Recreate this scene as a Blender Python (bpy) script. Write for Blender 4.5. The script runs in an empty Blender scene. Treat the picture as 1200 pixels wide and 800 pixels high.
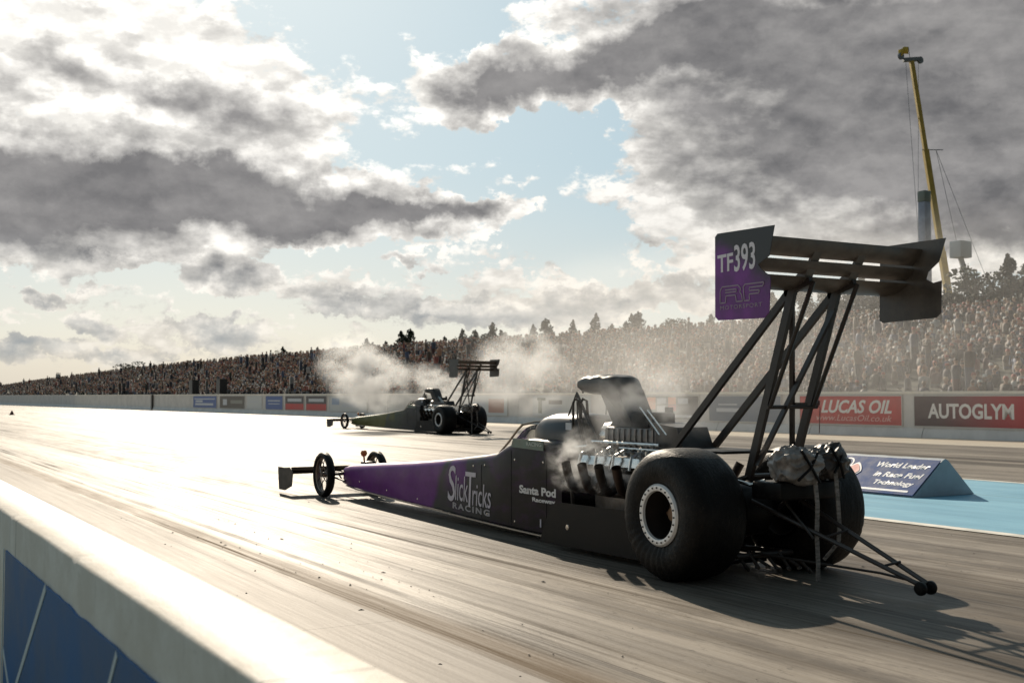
import bpy, bmesh, math, random
import numpy as np
from mathutils import Vector, Matrix, noise
R = math.radians
random.seed(7)
rng = np.random.default_rng(7)
PI = math.pi
sc = bpy.context.scene
C = sc.collection

# ------------------------------------------------------------------ camera, sky, sun, exposure
HEAD = 0.5225                       # the camera looks this far right of the track direction (+Y)
cam = bpy.data.cameras.new('camera'); camo = bpy.data.objects.new('camera', cam); C.objects.link(camo)
cam.sensor_width = 36; cam.lens = 41.4; cam.clip_start = .05; cam.clip_end = 6000
camo.location = (0, 0, 1.28); camo.rotation_euler = (PI/2 + math.atan(64/1380), 0, -HEAD)
cam.dof.use_dof = True; cam.dof.focus_distance = 9.5; cam.dof.aperture_fstop = 4.5
sc.camera = camo

SUN_AZ, SUN_EL = R(16.0), R(29)     # azimuth from +Y towards +X
sd = Vector((math.sin(SUN_AZ)*math.cos(SUN_EL), math.cos(SUN_AZ)*math.cos(SUN_EL), math.sin(SUN_EL)))
sl = bpy.data.lights.new('sun', 'SUN'); slo = bpy.data.objects.new('sun', sl); C.objects.link(slo)
sl.energy = 4.3; sl.angle = R(.55); sl.color = (1, .87, .70)
slo.rotation_euler = sd.to_track_quat('Z', 'Y').to_euler()

sc.view_settings.view_transform = 'Standard'; sc.view_settings.look = 'None'
sc.view_settings.exposure = 0.44; sc.view_settings.gamma = 1
sc.view_settings.use_curve_mapping = False

class G:                            # small node-tree writer
    def __init__(s, nt): s.nt = nt; s.L = nt.links
    def n(s, t, **k):
        o = s.nt.nodes.new(t)
        for a, b in k.items(): setattr(o, a, b)
        return o
    def put(s, sock, v):
        if hasattr(v, 'is_output'): s.L.new(v, sock)
        elif v is not None: sock.default_value = v
    def m(s, op, a, b=None, c=None, clamp=False):
        o = s.n('ShaderNodeMath', operation=op, use_clamp=clamp)
        s.put(o.inputs[0], a)
        if b is not None: s.put(o.inputs[1], b)
        if c is not None: s.put(o.inputs[2], c)
        return o.outputs[0]
    def vm(s, op, a, b=None, sc_=None):
        o = s.n('ShaderNodeVectorMath', operation=op); s.put(o.inputs[0], a)
        if b is not None: s.put(o.inputs[1], b)
        if sc_ is not None: s.put(o.inputs['Scale'], sc_)
        return o.outputs['Value'] if op in ('LENGTH', 'DOT_PRODUCT', 'DISTANCE') else o.outputs[0]
    def mapping(s, v, loc=(0,0,0), rot=(0,0,0), scale=(1,1,1), typ='POINT'):
        o = s.n('ShaderNodeMapping', vector_type=typ); s.put(o.inputs[0], v)
        o.inputs[1].default_value = loc; o.inputs[2].default_value = rot; o.inputs[3].default_value = scale
        return o.outputs[0]
    def noise(s, v, scale=5, detail=4, rough=.55, dist=0, col=False):
        o = s.n('ShaderNodeTexNoise'); s.put(o.inputs['Vector'], v)
        o.inputs['Scale'].default_value = scale; o.inputs['Detail'].default_value = detail
        o.inputs['Roughness'].default_value = rough; o.inputs['Distortion'].default_value = dist
        return o.outputs[1 if col else 0]
    def mr(s, v, a, b, c=0, d=1, smooth=True):
        o = s.n('ShaderNodeMapRange', interpolation_type='SMOOTHSTEP' if smooth else 'LINEAR')
        for i, x in zip(range(5), (v, a, b, c, d)): s.put(o.inputs[i], x)
        return o.outputs[0]
    def mix(s, f, a, b, mode='MIX'):
        o = s.n('ShaderNodeMix', data_type='RGBA', blend_type=mode)
        s.put(o.inputs[0], f)
        for i, x in ((6, a), (7, b)):
            if isinstance(x, tuple) and len(x) == 3: x = (*x, 1)
            s.put(o.inputs[i], x)
        return o.outputs[2]

wd = bpy.data.worlds.new("World"); sc.world = wd; wd.use_nodes = True
g = G(wd.node_tree)
bg = wd.node_tree.nodes['Background']
sky = g.n('ShaderNodeTexSky', sky_type='NISHITA', sun_disc=False, sun_elevation=SUN_EL, sun_rotation=SUN_AZ,
          air_density=1.0, dust_density=1.6, ozone_density=1.0, altitude=100)
tc = g.n('ShaderNodeTexCoord').outputs['Generated']
sx = g.n('ShaderNodeSeparateXYZ'); g.put(sx.inputs[0], tc)
az = g.m('MULTIPLY', g.m('ARCTAN2', sx.outputs[0], sx.outputs[1]), 180/PI)
el = g.m('MULTIPLY', g.m('ARCSINE', sx.outputs[2]), 180/PI)
cb = g.n('ShaderNodeCombineXYZ'); g.put(cb.inputs[0], az); g.put(cb.inputs[1], el)
P = cb.outputs[0]
# the air's turbulence: clouds get finer and flatter towards the horizon
n1 = g.noise(P, .22, 6, .6, col=True); n2 = g.noise(g.mapping(P, loc=(31, 7, 3)), .9, 5, .62, col=True)
w1 = g.vm('SCALE', g.vm('SUBTRACT', n1, (.5, .5, .5)), sc_=7.0)
w2 = g.vm('SCALE', g.vm('SUBTRACT', n2, (.5, .5, .5)), sc_=2.2)
Wp = g.vm('ADD', P, g.vm('MULTIPLY', g.vm('ADD', w1, w2), (1, .62, 0)))
D0 = 29.94
def dir_deg(px, py):                # measured cloud positions -> azimuth, elevation in degrees
    a = math.atan((px-600)/1380); e = math.atan((464-py)/1380*math.cos(a)*1.0)
    return D0+math.degrees(a), math.degrees(e)
def blobs(lst):
    tot = None
    for (px, py, rx, ry, rot, wt) in lst:
        a, e = dir_deg(px, py); k = .0405
        v = g.mapping(Wp, loc=(a, e, 0), rot=(0, 0, R(rot)), scale=(rx*k, ry*k, 1), typ='TEXTURE')
        q = g.m('SUBTRACT', 1, g.vm('LENGTH', v), clamp=True)
        q = g.m('MULTIPLY', q, wt)
        tot = q if tot is None else g.m('ADD', tot, q)
    return tot
thick = blobs([
    (60,230,330,95,0,1.5), (330,235,300,50,-1,1.3), (500,236,150,20,2,.8), (270,130,140,52,-8,.9), (50,80,140,36,5,.55), (170,105,60,24,0,.5),
    (-260,180,300,150,0,1.5), (575,98,110,46,10,1.1), (720,78,200,44,14,1.2), (960,45,360,110,-4,1.6), (1010,190,330,100,-6,1.5),
    (1230,120,260,170,0,1.8), (1500,150,320,200,0,1.6), (900,150,140,50,0,.25),
    (262,330,70,24,0,.9), (385,345,75,18,0,.6), (600,362,220,26,0,.8), (760,345,160,24,0,.6),
    (40,346,44,10,0,.7), (130,408,60,14,0,.8), (270,388,75,18,0,.7), (105,378,44,15,0,.6), (380,365,60,14,0,.5), (20,412,60,12,0,.6), (480,305,45,13,0,.6),
    (950,285,300,18,0,.35)])
thin = blobs([
    (90,40,260,110,0,1.2), (250,75,250,95,-12,.9), (240,190,380,130,0,.8), (420,225,240,50,-4,.8), (480,100,70,60,0,.7),
    (600,80,170,70,12,.6), (860,140,210,90,-10,1.0), (820,215,170,70,-25,.8), (900,265,250,50,-8,.8), (1060,230,330,150,0,.8),
    (630,200,110,30,0,.55), (610,238,110,18,0,.5), (705,222,50,26,0,.45), (520,285,90,30,0,.5), (460,268,60,16,0,.35),
    (265,325,110,40,0,.6), (400,335,130,34,0,.55), (580,330,120,34,0,.6), (720,310,160,30,0,.5), (750,350,260,30,0,.5),
    (60,345,120,26,0,.5), (120,385,140,34,0,.55), (60,300,160,26,0,.55), (330,392,180,32,0,.6), (640,10,130,30,8,.6),
    (60,420,240,34,0,.6), (470,60,40,24,-40,.25), (1180,300,200,40,0,.8)])
fb = g.noise(g.mapping(P, loc=(5, 50, 1), scale=(1, 1.9, 1)), .42, 9, .63)
fbs = g.noise(g.mapping(P, loc=(15, 20, 9), scale=(1, 1.6, 1)), 1.5, 6, .6)
fsoft = g.m('SUBTRACT', g.noise(g.mapping(P, loc=(8, 3, 6), scale=(1, 1.7, 1)), .36, 6, .52), .5)
fbm = g.m('ADD', g.m('MULTIPLY', g.m('SUBTRACT', fb, .5), 1.7), g.m('MULTIPLY', g.m('SUBTRACT', fbs, .5), .55))
# scattered cumulus away from the measured ones (all round the sky)
gen = g.mr(g.noise(g.mapping(P, loc=(2, 9, 4), scale=(.5, 1.5, 1)), .12, 5, .6), .5, .75, 0, .7)
outside = g.mr(g.m('ABSOLUTE', g.m('SUBTRACT', az, D0)), 24, 40, 0, 1)
gen = g.m('MULTIPLY', gen, outside)
# rows of small fair-weather cumulus low in the sky, all round
lowv = g.mapping(Wp, loc=(17, 2, 4), scale=(1, 2.1, 1))
low = g.noise(lowv, .34, 7, .62)
lowband = g.m('MULTIPLY', g.mr(el, .5, 2.0), g.mr(el, 13, 6.5))
lowc = g.m('MULTIPLY', g.mr(low, .46, .60), lowband)
tk = g.m('ADD', thick, g.m('MULTIPLY', gen, .8))
tkn = g.m('ADD', tk, g.m('MULTIPLY', g.mr(low, .55, .74), g.m('MULTIPLY', lowband, .38)))
# relief: the sun is above the clouds, so their upper flanks are brighter than their bases
fb_up = g.noise(g.vm('ADD', g.mapping(P, loc=(5, 50, 1), scale=(1, 1.9, 1)), (.15, 1.1, 0)), .42, 5, .58)
fb_lo = g.noise(g.mapping(P, loc=(5, 50, 1), scale=(1, 1.9, 1)), .42, 5, .58)
relief = g.m('SUBTRACT', fb_up, fb_lo)
core = g.mr(g.m('ADD', tkn, g.m('ADD', g.m('MULTIPLY', fsoft, 1.3), g.m('ADD', g.m('MULTIPLY', fbm, .25), g.m('MULTIPLY', relief, .80)))), .08, .98, 0, 1, smooth=False)
core = g.m('POWER', core, .72)
cover = g.mr(g.m('ADD', g.m('ADD', g.m('ADD', g.m('MULTIPLY', tk, 1.7), g.m('MULTIPLY', lowc, .40)), thin), g.m('MULTIPLY', fbm, 1.15)), .40, .74)
cover = g.m('MULTIPLY', cover, g.mr(el, -.5, 2.0, .35, 1))
# colours of the sky's parts, in the sky's own units (the Background strength scales them)
nearsun = g.vm('DOT_PRODUCT', g.vm('NORMALIZE', tc), tuple(sd))
glow = g.mr(nearsun, .84, .985, 0, 1)
lit = g.mix(glow, (7.6, 7.35, 6.9), (10.2, 9.9, 9.3))
lit = g.mix(g.mr(el, 1, 9, .6, 0), lit, (7.2, 6.6, 5.5))
lit = g.vm('SCALE', lit, sc_=g.mr(g.m('ADD', relief, g.m('MULTIPLY', fbm, -.10)), -.16, .16, 1.10, .80))
detail = g.noise(g.mapping(Wp, loc=(3, 3, 0), scale=(1, 1.7, 1)), .17, 6, .56)
dm = g.m('ADD', detail, g.m('MULTIPLY', relief, -.55))
greyc = g.mix(g.mr(dm, .28, .74, 0, 1, smooth=False), (1.38, 1.37, 1.42), (3.2, 3.1, 3.05))
greyc = g.mix(g.mr(el, 2, 8, .75, 0), greyc, (3.3, 3.75, 4.0))
greyc = g.mix(g.m('MULTIPLY', glow, .3), greyc, (2.8, 2.7, 2.7))
cl = g.mix(core, lit, greyc)
blue = g.mix(g.mr(el, 0, 12, 0, 1), (5.4, 5.7, 5.5), (3.6, 5.0, 5.7))
base = g.mix(.86, sky.outputs[0], blue)
out = g.mix(cover, base, cl)
out = g.mix(g.mr(el, -.2, 3.2, .5, 0), out, (6.0, 5.4, 4.5))
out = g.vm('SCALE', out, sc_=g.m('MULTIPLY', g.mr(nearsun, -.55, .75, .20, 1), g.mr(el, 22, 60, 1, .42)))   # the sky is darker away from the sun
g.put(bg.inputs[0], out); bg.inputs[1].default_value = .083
wd.cycles.sampling_method = 'MANUAL'; wd.cycles.sample_map_resolution = 512
sc.render.engine = 'CYCLES'
sc.cycles.use_denoising = True
sc.cycles.max_bounces = 6; sc.cycles.volume_bounces = 1; sc.cycles.transparent_max_bounces = 12
sc.cycles.volume_step_rate = 1.6; sc.cycles.volume_max_steps = 64

# ------------------------------------------------------------------ materials
MATS = {}
def mat(name, col, rough=.5, metal=0., var=.0, vs=8., bump=0., bs=40., spec=.5, coat=0., stretch=(1,1,1)):
    if name in MATS: return MATS[name]
    m = bpy.data.materials.new(name); m.use_nodes = True; g = G(m.node_tree)
    b = m.node_tree.nodes['Principled BSDF']
    co = g.n('ShaderNodeTexCoord').outputs['Object']
    if var:
        nz = g.noise(g.mapping(co, scale=stretch), vs, 6, .6)
        f = g.mr(nz, .3, .7)
        lo = tuple(c*(1-var) for c in col); hi = tuple(min(1, c*(1+var)) for c in col)
        g.put(b.inputs['Base Color'], g.mix(f, lo, hi))
        g.put(b.inputs['Roughness'], g.mr(nz, .3, .7, max(0, rough-.08), min(1, rough+.08)))
    else:
        b.inputs['Base Color'].default_value = (*col, 1); b.inputs['Roughness'].default_value = rough
    b.inputs['Metallic'].default_value = metal; b.inputs['Specular IOR Level'].default_value = spec
    b.inputs['Coat Weight'].default_value = coat; b.inputs['Coat Roughness'].default_value = .12
    if bump:
        bn = g.n('ShaderNodeBump'); bn.inputs['Strength'].default_value = bump; bn.inputs['Distance'].default_value = .01
        g.put(bn.inputs['Height'], g.noise(g.mapping(co, scale=stretch), bs, 5, .6)); g.L.new(bn.outputs[0], b.inputs['Normal'])
    MATS[name] = m; return m

def nodemat(name):
    m = bpy.data.materials.new(name); m.use_nodes = True; MATS[name] = m
    return m, G(m.node_tree), m.node_tree.nodes['Principled BSDF']

def track_mat(name, lo, hi, r0, r1, groove=True, slab=False, spec=(.0, .125)):
    m, g, b = nodemat(name)
    co = g.n('ShaderNodeTexCoord').outputs['Object']
    s1 = g.noise(g.mapping(co, scale=(2.2, .045, 1)), 1.0, 7, .66)
    s2 = g.noise(g.mapping(co, loc=(3, 1, 0), scale=(14, .16, 1)), 1.0, 6, .7)
    s3 = g.noise(g.mapping(co, loc=(9, 1, 0), scale=(1.4, .35, 1)), 1.3, 7, .62)
    s4 = g.noise(g.mapping(co, loc=(4, 2, 0), scale=(46, 1.1, 1)), 1.0, 4, .7)
    st = g.m('ADD', g.m('MULTIPLY', s1, .40), g.m('ADD', g.m('MULTIPLY', s2, .30), g.m('MULTIPLY', s3, .3)))
    f = g.mr(st, .38, .62)
    col = g.mix(f, lo, hi)
    sx = g.n('ShaderNodeSeparateXYZ'); g.put(sx.inputs[0], co)
    ro = g.mr(g.m('ADD', st, g.m('MULTIPLY', g.m('SUBTRACT', s4, .5), .25)), .36, .64, r0, r1)
    if groove:
        # rubber laid down in the two wheel paths of each lane
        gr = None
        for c0, wd_, k in ((5.15, .55, .9), (6.4, .5, .9), (3.7, .22, .5), (8.2, .3, .4), (18.9, .55, .9), (20.3, .5, .9), (23.4, .4, .4), (16.6, .4, .4)):
            dd = g.m('DIVIDE', g.m('ABSOLUTE', g.m('SUBTRACT', g.m('ADD', sx.outputs[0], g.m('MULTIPLY', s1, .35)), c0+.17)), wd_)
            q = g.mr(dd, 1.3, .4, 0, k); gr = q if gr is None else g.m('ADD', gr, q, clamp=True)
        pat = g.mr(g.m('ADD', s2, g.m('MULTIPLY', s4, .5)), .55, .95, .25, 1)
        gq = g.m('MULTIPLY', gr, pat)
        col = g.mix(gq, col, (.045, .038, .032))
        ro = g.m('ADD', ro, g.m('MULTIPLY', gq, .08))
        bl = g.noise(g.mapping(co, loc=(1, 5, 0), scale=(1.0, .22, 1)), 1.1, 8, .72)
        bq = g.m('MULTIPLY', g.mr(bl, .50, .60), g.mr(s2, .40, .62, .25, .9))
        col = g.mix(g.m('MULTIPLY', bq, .75), col, (.060, .050, .042))
        sp = g.noise(g.mapping(co, scale=(1, .4, 1)), 17, 6, .75)
        col = g.mix(g.mr(sp, .57, .68, 0, .6), col, (.05, .042, .036))
        col = g.mix(g.mr(sp, .36, .28, 0, .4), col, (.48, .42, .35))
        ln = g.noise(g.mapping(co, loc=(2, 8, 0), scale=(5.5, .012, 1)), 1.0, 5, .75)
        lq = g.m('MULTIPLY', g.mr(ln, .56, .62), g.mr(s3, .35, .6, .4, 1))
        col = g.mix(g.m('MULTIPLY', lq, .7), col, (.05, .043, .037)); ro = g.m('ADD', ro, g.m('MULTIPLY', lq, .10))
        # a brown seam where the launch pad meets the old slabs
        sq = g.mr(g.m('ABSOLUTE', g.m('SUBTRACT', g.m('ADD', sx.outputs[0], g.m('MULTIPLY', s3, .12)), 3.0)), .22, .05, 0, .75)
        col = g.mix(sq, col, (.13, .085, .045)); ro = g.m('ADD', ro, g.m('MULTIPLY', sq, .18))
    if slab:
        j = g.m('ABSOLUTE', g.m('SUBTRACT', g.m('FRACT', g.m('DIVIDE', sx.outputs[1], 3.1)), .5))
        jj = g.mr(j, .4965, .4995, 0, .6)
        col = g.mix(jj, col, (.10, .085, .07))
    g.put(b.inputs['Specular IOR Level'], g.mr(g.m('ADD', g.m('MULTIPLY', s2, .6), g.m('MULTIPLY', s1, .4)), .36, .62, spec[0], spec[1]))
    g.put(b.inputs['Base Color'], col); g.put(b.inputs['Roughness'], ro)
    bn = g.n('ShaderNodeBump'); bn.inputs['Strength'].default_value = .35; bn.inputs['Distance'].default_value = .012
    fine = g.noise(g.mapping(co, scale=(1, .45, 1)), 55, 4, .7)
    h = g.m('ADD', g.m('MULTIPLY', s2, .7), g.m('ADD', g.m('MULTIPLY', fine, .35), g.m('MULTIPLY', s4, .35)))
    g.put(bn.inputs['Height'], h); g.L.new(bn.outputs[0], b.inputs['Normal'])
    return m

# ------------------------------------------------------------------ mesh helpers
class MB:
    def __init__(s): s.v = []; s.f = []; s.mi = []
    def add(s, vs, fs, mi=0):
        o = len(s.v); s.v += [tuple(v) for v in vs]
        for f in fs: s.f.append([i+o for i in f]); s.mi.append(mi)
        return s
    def box(s, x0, x1, y0, y1, z0, z1, mi=0, bev=0):
        if bev:
            bm = bmesh.new(); bmesh.ops.create_cube(bm, size=1)
            for v in bm.verts: v.co = Vector(((x0+x1)/2+v.co.x*(x1-x0), (y0+y1)/2+v.co.y*(y1-y0), (z0+z1)/2+v.co.z*(z1-z0)))
            bmesh.ops.bevel(bm, geom=bm.edges[:], offset=bev, segments=2, affect='EDGES', profile=.5)
            bm.verts.index_update()
            s.add([v.co[:] for v in bm.verts], [[v.index for v in f.verts] for f in bm.faces], mi); bm.free(); return s
        v = [(x, y, z) for z in (z0, z1) for y in (y0, y1) for x in (x0, x1)]
        return s.add(v, [(0,2,3,1), (4,5,7,6), (0,1,5,4), (2,6,7,3), (0,4,6,2), (1,3,7,5)], mi)
    def tube(s, pts, r, n=10, mi=0, caps=True):
        pts = [Vector(p) for p in pts]; rs = r if isinstance(r, (list, tuple)) else [r]*len(pts)
        vs = []; up = None
        for i, p in enumerate(pts):
            t = (pts[min(i+1, len(pts)-1)] - pts[max(i-1, 0)]).normalized()
            if up is None: up = Vector((0,0,1)) if abs(t.z) < .9 else Vector((1,0,0))
            a = t.cross(up).normalized(); b = a.cross(t).normalized(); up = b
            for k in range(n):
                q = 2*PI*k/n; vs.append(p + (a*math.cos(q)+b*math.sin(q))*rs[i])
        fs = [(i*n+k, i*n+(k+1)%n, (i+1)*n+(k+1)%n, (i+1)*n+k) for i in range(len(pts)-1) for k in range(n)]
        if caps: fs += [tuple(range(n))[::-1], tuple(range((len(pts)-1)*n, len(pts)*n))]
        return s.add(vs, fs, mi)
    def bar(s, p0, p1, w, h, mi=0, side=(1,0,0)):      # flat bar: w along 'side', h across
        p0, p1 = Vector(p0), Vector(p1); t = (p1-p0).normalized(); a = Vector(side); a = (a - t*a.dot(t)).normalized(); b = t.cross(a)
        vs = [p + a*w/2*i + b*h/2*j for p in (p0, p1) for i, j in ((-1,-1), (1,-1), (1,1), (-1,1))]
        return s.add(vs, [(3,2,1,0), (4,5,6,7), (0,1,5,4), (1,2,6,5), (2,3,7,6), (3,0,4,7)], mi)
    def lathe(s, prof, c=(0,0,0), axis='y', n=48, mi=0, mif=None, closed=False):
        vs = []
        for k in range(n):
            q = 2*PI*k/n; cq, sq = math.cos(q), math.sin(q)
            for (r, h) in prof:
                p = {'y': (r*cq, h, r*sq), 'x': (h, r*cq, r*sq), 'z': (r*cq, r*sq, h)}[axis]
                vs.append((p[0]+c[0], p[1]+c[1], p[2]+c[2]))
        m = len(prof); o = len(s.v); s.v += vs
        for k in range(n):
            for j in range(m if closed else m-1):
                a = k*m+j; b = k*m+(j+1)%m; d = ((k+1)%n)*m+j; e = ((k+1)%n)*m+(j+1)%m
                s.f.append([o+a, o+b, o+e, o+d]); s.mi.append(mif(k, j) if mif else mi)
        return s
    def prism(s, poly, f, mi=0):       # poly: 2D outline; f(u, v, side 0/1) -> point
        n = len(poly); vs = [f(u, v, 0) for u, v in poly] + [f(u, v, 1) for u, v in poly]
        fs = [tuple(range(n))[::-1], tuple(range(n, 2*n))] + [(i, (i+1)%n, n+(i+1)%n, n+i) for i in range(n)]
        return s.add(vs, fs, mi)
    def loft(s, rings, mi=0, cap=True):
        n = len(rings[0]); vs = [p for r in rings for p in r]
        fs = [(i*n+k, i*n+(k+1)%n, (i+1)*n+(k+1)%n, (i+1)*n+k) for i in range(len(rings)-1) for k in range(n)]
        if cap: fs += [tuple(range(n))[::-1], tuple(range((len(rings)-1)*n, len(rings)*n))]
        return s.add(vs, fs, mi)
    def build(s, name, mats, parent=None, angle=35, tf=None, recalc=True):
        me = bpy.data.meshes.new(name); me.from_pydata([tf(v) for v in s.v] if tf else s.v, [], s.f)
        for m in (mats if isinstance(mats, (list, tuple)) else [mats]): me.materials.append(m)
        me.polygons.foreach_set('material_index', s.mi)
        if recalc:
            bm = bmesh.new(); bm.from_mesh(me); bmesh.ops.recalc_face_normals(bm, faces=bm.faces[:]); bm.to_mesh(me); bm.free()
        me.polygons.foreach_set('use_smooth', [True]*len(me.polygons)); me.set_sharp_from_angle(angle=R(angle))
        o = bpy.data.objects.new(name, me); C.objects.link(o)
        if parent: o.parent = parent
        return o
def tag(o, label, cat, group=None, kind=None):
    if label: o['label'] = label
    if cat: o['category'] = cat
    if group: o['group'] = group
    if kind: o['kind'] = kind
    return o
def struct(o): o['kind'] = 'structure'; return o
def thing(name, label, cat, loc=(0,0,0), rz=0, group=None):
    o = bpy.data.objects.new(name, None); C.objects.link(o); o.location = loc; o.rotation_euler = (0, 0, rz); o.empty_display_size = .2
    return tag(o, label, cat, group)
def copy_tree(o, parent=None):
    c = o.copy(); C.objects.link(c); c.parent = parent
    for ch in list(o.children): copy_tree(ch, c)
    return c

def lettering(txt, o, right, up, w, h, m, parent, name='lettering', shear=0, bold=0, thick=.002, rise=0, spacing=1.0):
    """Mesh letters filling w x h, lower left corner at o."""
    cu = bpy.data.curves.new(name, 'FONT'); cu.body = txt; cu.size = 1; cu.offset = bold; cu.shear = shear; cu.resolution_u = 3
    cu.space_character = spacing
    ob = bpy.data.objects.new(name, cu); C.objects.link(ob); bpy.context.view_layer.update()
    me0 = bpy.data.meshes.new_from_object(ob.evaluated_get(bpy.context.evaluated_depsgraph_get()))
    vs = [v.co.copy() for v in me0.vertices]; fs = [list(p.vertices) for p in me0.polygons]
    bpy.data.objects.remove(ob); bpy.data.curves.remove(cu); bpy.data.meshes.remove(me0)
    x0 = min(v.x for v in vs); x1 = max(v.x for v in vs); y0 = min(v.y for v in vs); y1 = max(v.y for v in vs)
    right, up, o = Vector(right).normalized(), Vector(up).normalized(), Vector(o); nn = right.cross(up)
    def f(v):
        u = (v.x-x0)/(x1-x0); t = (v.y-y0)/(y1-y0)
        return o + right*(u*w) + up*(t*h + rise*u) + nn*thick
    mb = MB(); mb.add([f(v) for v in vs], fs)
    # give the letters a little thickness
    n = len(vs); edges = {}
    for fc in fs:
        for i in range(len(fc)):
            a, b = fc[i], fc[(i+1) % len(fc)]; edges[(a, b)] = 1
    mb.v += [tuple(Vector(v) - nn*thick*.9) for v in mb.v[:n]]
    for (a, b) in edges:
        if (b, a) not in edges: mb.f.append([a, a+n, b+n, b]); mb.mi.append(0)
    return mb.build(name, m, parent, recalc=False)

# ------------------------------------------------------------------ the setting: ground, track, painted areas
def sheet(name, x0, x1, y0, y1, z, m, nx=1, ny=1):
    mb = MB(); vs = [(x0+(x1-x0)*i/nx, y0+(y1-y0)*j/ny, z) for j in range(ny+1) for i in range(nx+1)]
    fs = [(j*(nx+1)+i, j*(nx+1)+i+1, (j+1)*(nx+1)+i+1, (j+1)*(nx+1)+i) for j in range(ny) for i in range(nx)]
    mb.add(vs, fs); return struct(mb.build(name, m, recalc=False))
M_grass = mat('grass ground', (.075, .085, .035), .95, var=.4, vs=.3)
sheet('ground', -1500, 1800, -400, 3500, -.03, M_grass)
M_track = track_mat('rubbered track', (.140, .119, .098), (.37, .325, .275), .40, .60)
sheet('track', .6, 31, -30, 1500, 0, M_track)
M_slab = track_mat('old slabs', (.30, .265, .235), (.42, .38, .34), .50, .62, groove=False, slab=True, spec=(.01, .05))
sheet('pavement', .70, 2.8, -30, 1500, .004, M_slab)
M_white = mat('white line paint', (.74, .70, .62), .5, var=.16, vs=3)
M_blue, gb, bb_ = nodemat('pale blue paint')
cb_ = gb.n('ShaderNodeTexCoord').outputs['Object']
q1 = gb.noise(gb.mapping(cb_, scale=(1, .3, 1)), 1.3, 7, .65); q2 = gb.noise(gb.mapping(cb_, scale=(9, .12, 1)), 1.0, 6, .7); q3 = gb.noise(cb_, 26, 5, .75)
c_ = gb.mix(gb.mr(q1, .3, .7), (.17, .37, .50), (.25, .49, .62))
c_ = gb.mix(gb.mr(q2, .54, .68, 0, .55), c_, (.10, .14, .16)); c_ = gb.mix(gb.mr(q3, .60, .72, 0, .5), c_, (.12, .20, .25)); c_ = gb.mix(gb.mr(q3, .38, .30, 0, .4), c_, (.45, .55, .58))
gb.put(bb_.inputs['Base Color'], c_); bb_.inputs['Roughness'].default_value = .55; bb_.inputs['Specular IOR Level'].default_value = .25
M_verge = track_mat('verge concrete', (.50, .44, .36), (.64, .57, .47), .5, .6, groove=False)
sheet('blue_median', 9.46, 15.12, -20, 13.2, .004, M_blue)
sheet('median_line', 9.34, 9.52, -20, 14.2, .008, M_white)
sheet('median_line', 15.08, 15.24, -20, 14.2, .008, M_white)
mv = MB()
mv.add([(26.9, -20, .004), (32, -20, .004), (23.5, 140, .004), (21.2, 140, .004)], [(0, 1, 2, 3)])
struct(mv.build('verge_path', M_verge, recalc=False))
mb = MB().add([(28.0, 15, .010), (30.6, 15, .010), (29.6, 24.2, .010)], [(0, 1, 2)])
struct(mb.build('blue_apron', mat('deep blue paint', (.05, .10, .26), .5, var=.1), recalc=False))

# bank behind the far wall: wall line x = 30.4 - .048*y
def wx(y): return 30.4 - .048*y
WD = Vector((-.048, 1, 0)).normalized(); WN = Vector((-1, -.048, 0)).normalized()   # along, towards camera
crestY = [-200, 20, 60, 106, 165, 200, 240, 290, 340, 400, 520]
crestZ = [5.2, 5.3, 5.3, 5.6, 5.6, 5.3, 4.8, 4.0, 2.3, 1.0, .2]
def bank_z(y, b):
    H = float(np.interp(y, crestY, crestZ)); t = np.clip((b-1.0)/22.2, 0, 1); t = t*t*(3-2*t)*.2 + t*.8
    return .25*min(1, b/1.0) + H*float(t)
mb = MB(); ys = list(range(-60, 520, 8)); bs = [.4, 1, 3, 5, 8, 11, 14, 17, 20, 23.5, 30, 60, 160]
for y in ys:
    for b in bs:
        z = bank_z(y, b) + (noise.noise((y*.1, b*.2, 3))*.15 if b > 3 else 0)
        if b > 50: z -= (b-30)*.03
        mb.v.append((wx(y)+b, y, z))
nb = len(bs)
for j in range(len(ys)-1):
    for i in range(nb-1): mb.f.append([j*nb+i, j*nb+i+1, (j+1)*nb+i+1, (j+1)*nb+i]); mb.mi.append(0)
M_bank = mat('trodden bank grass', (.028, .032, .018), .95, var=.5, vs=.8)
struct(mb.build('hill', M_bank, recalc=False))

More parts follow.
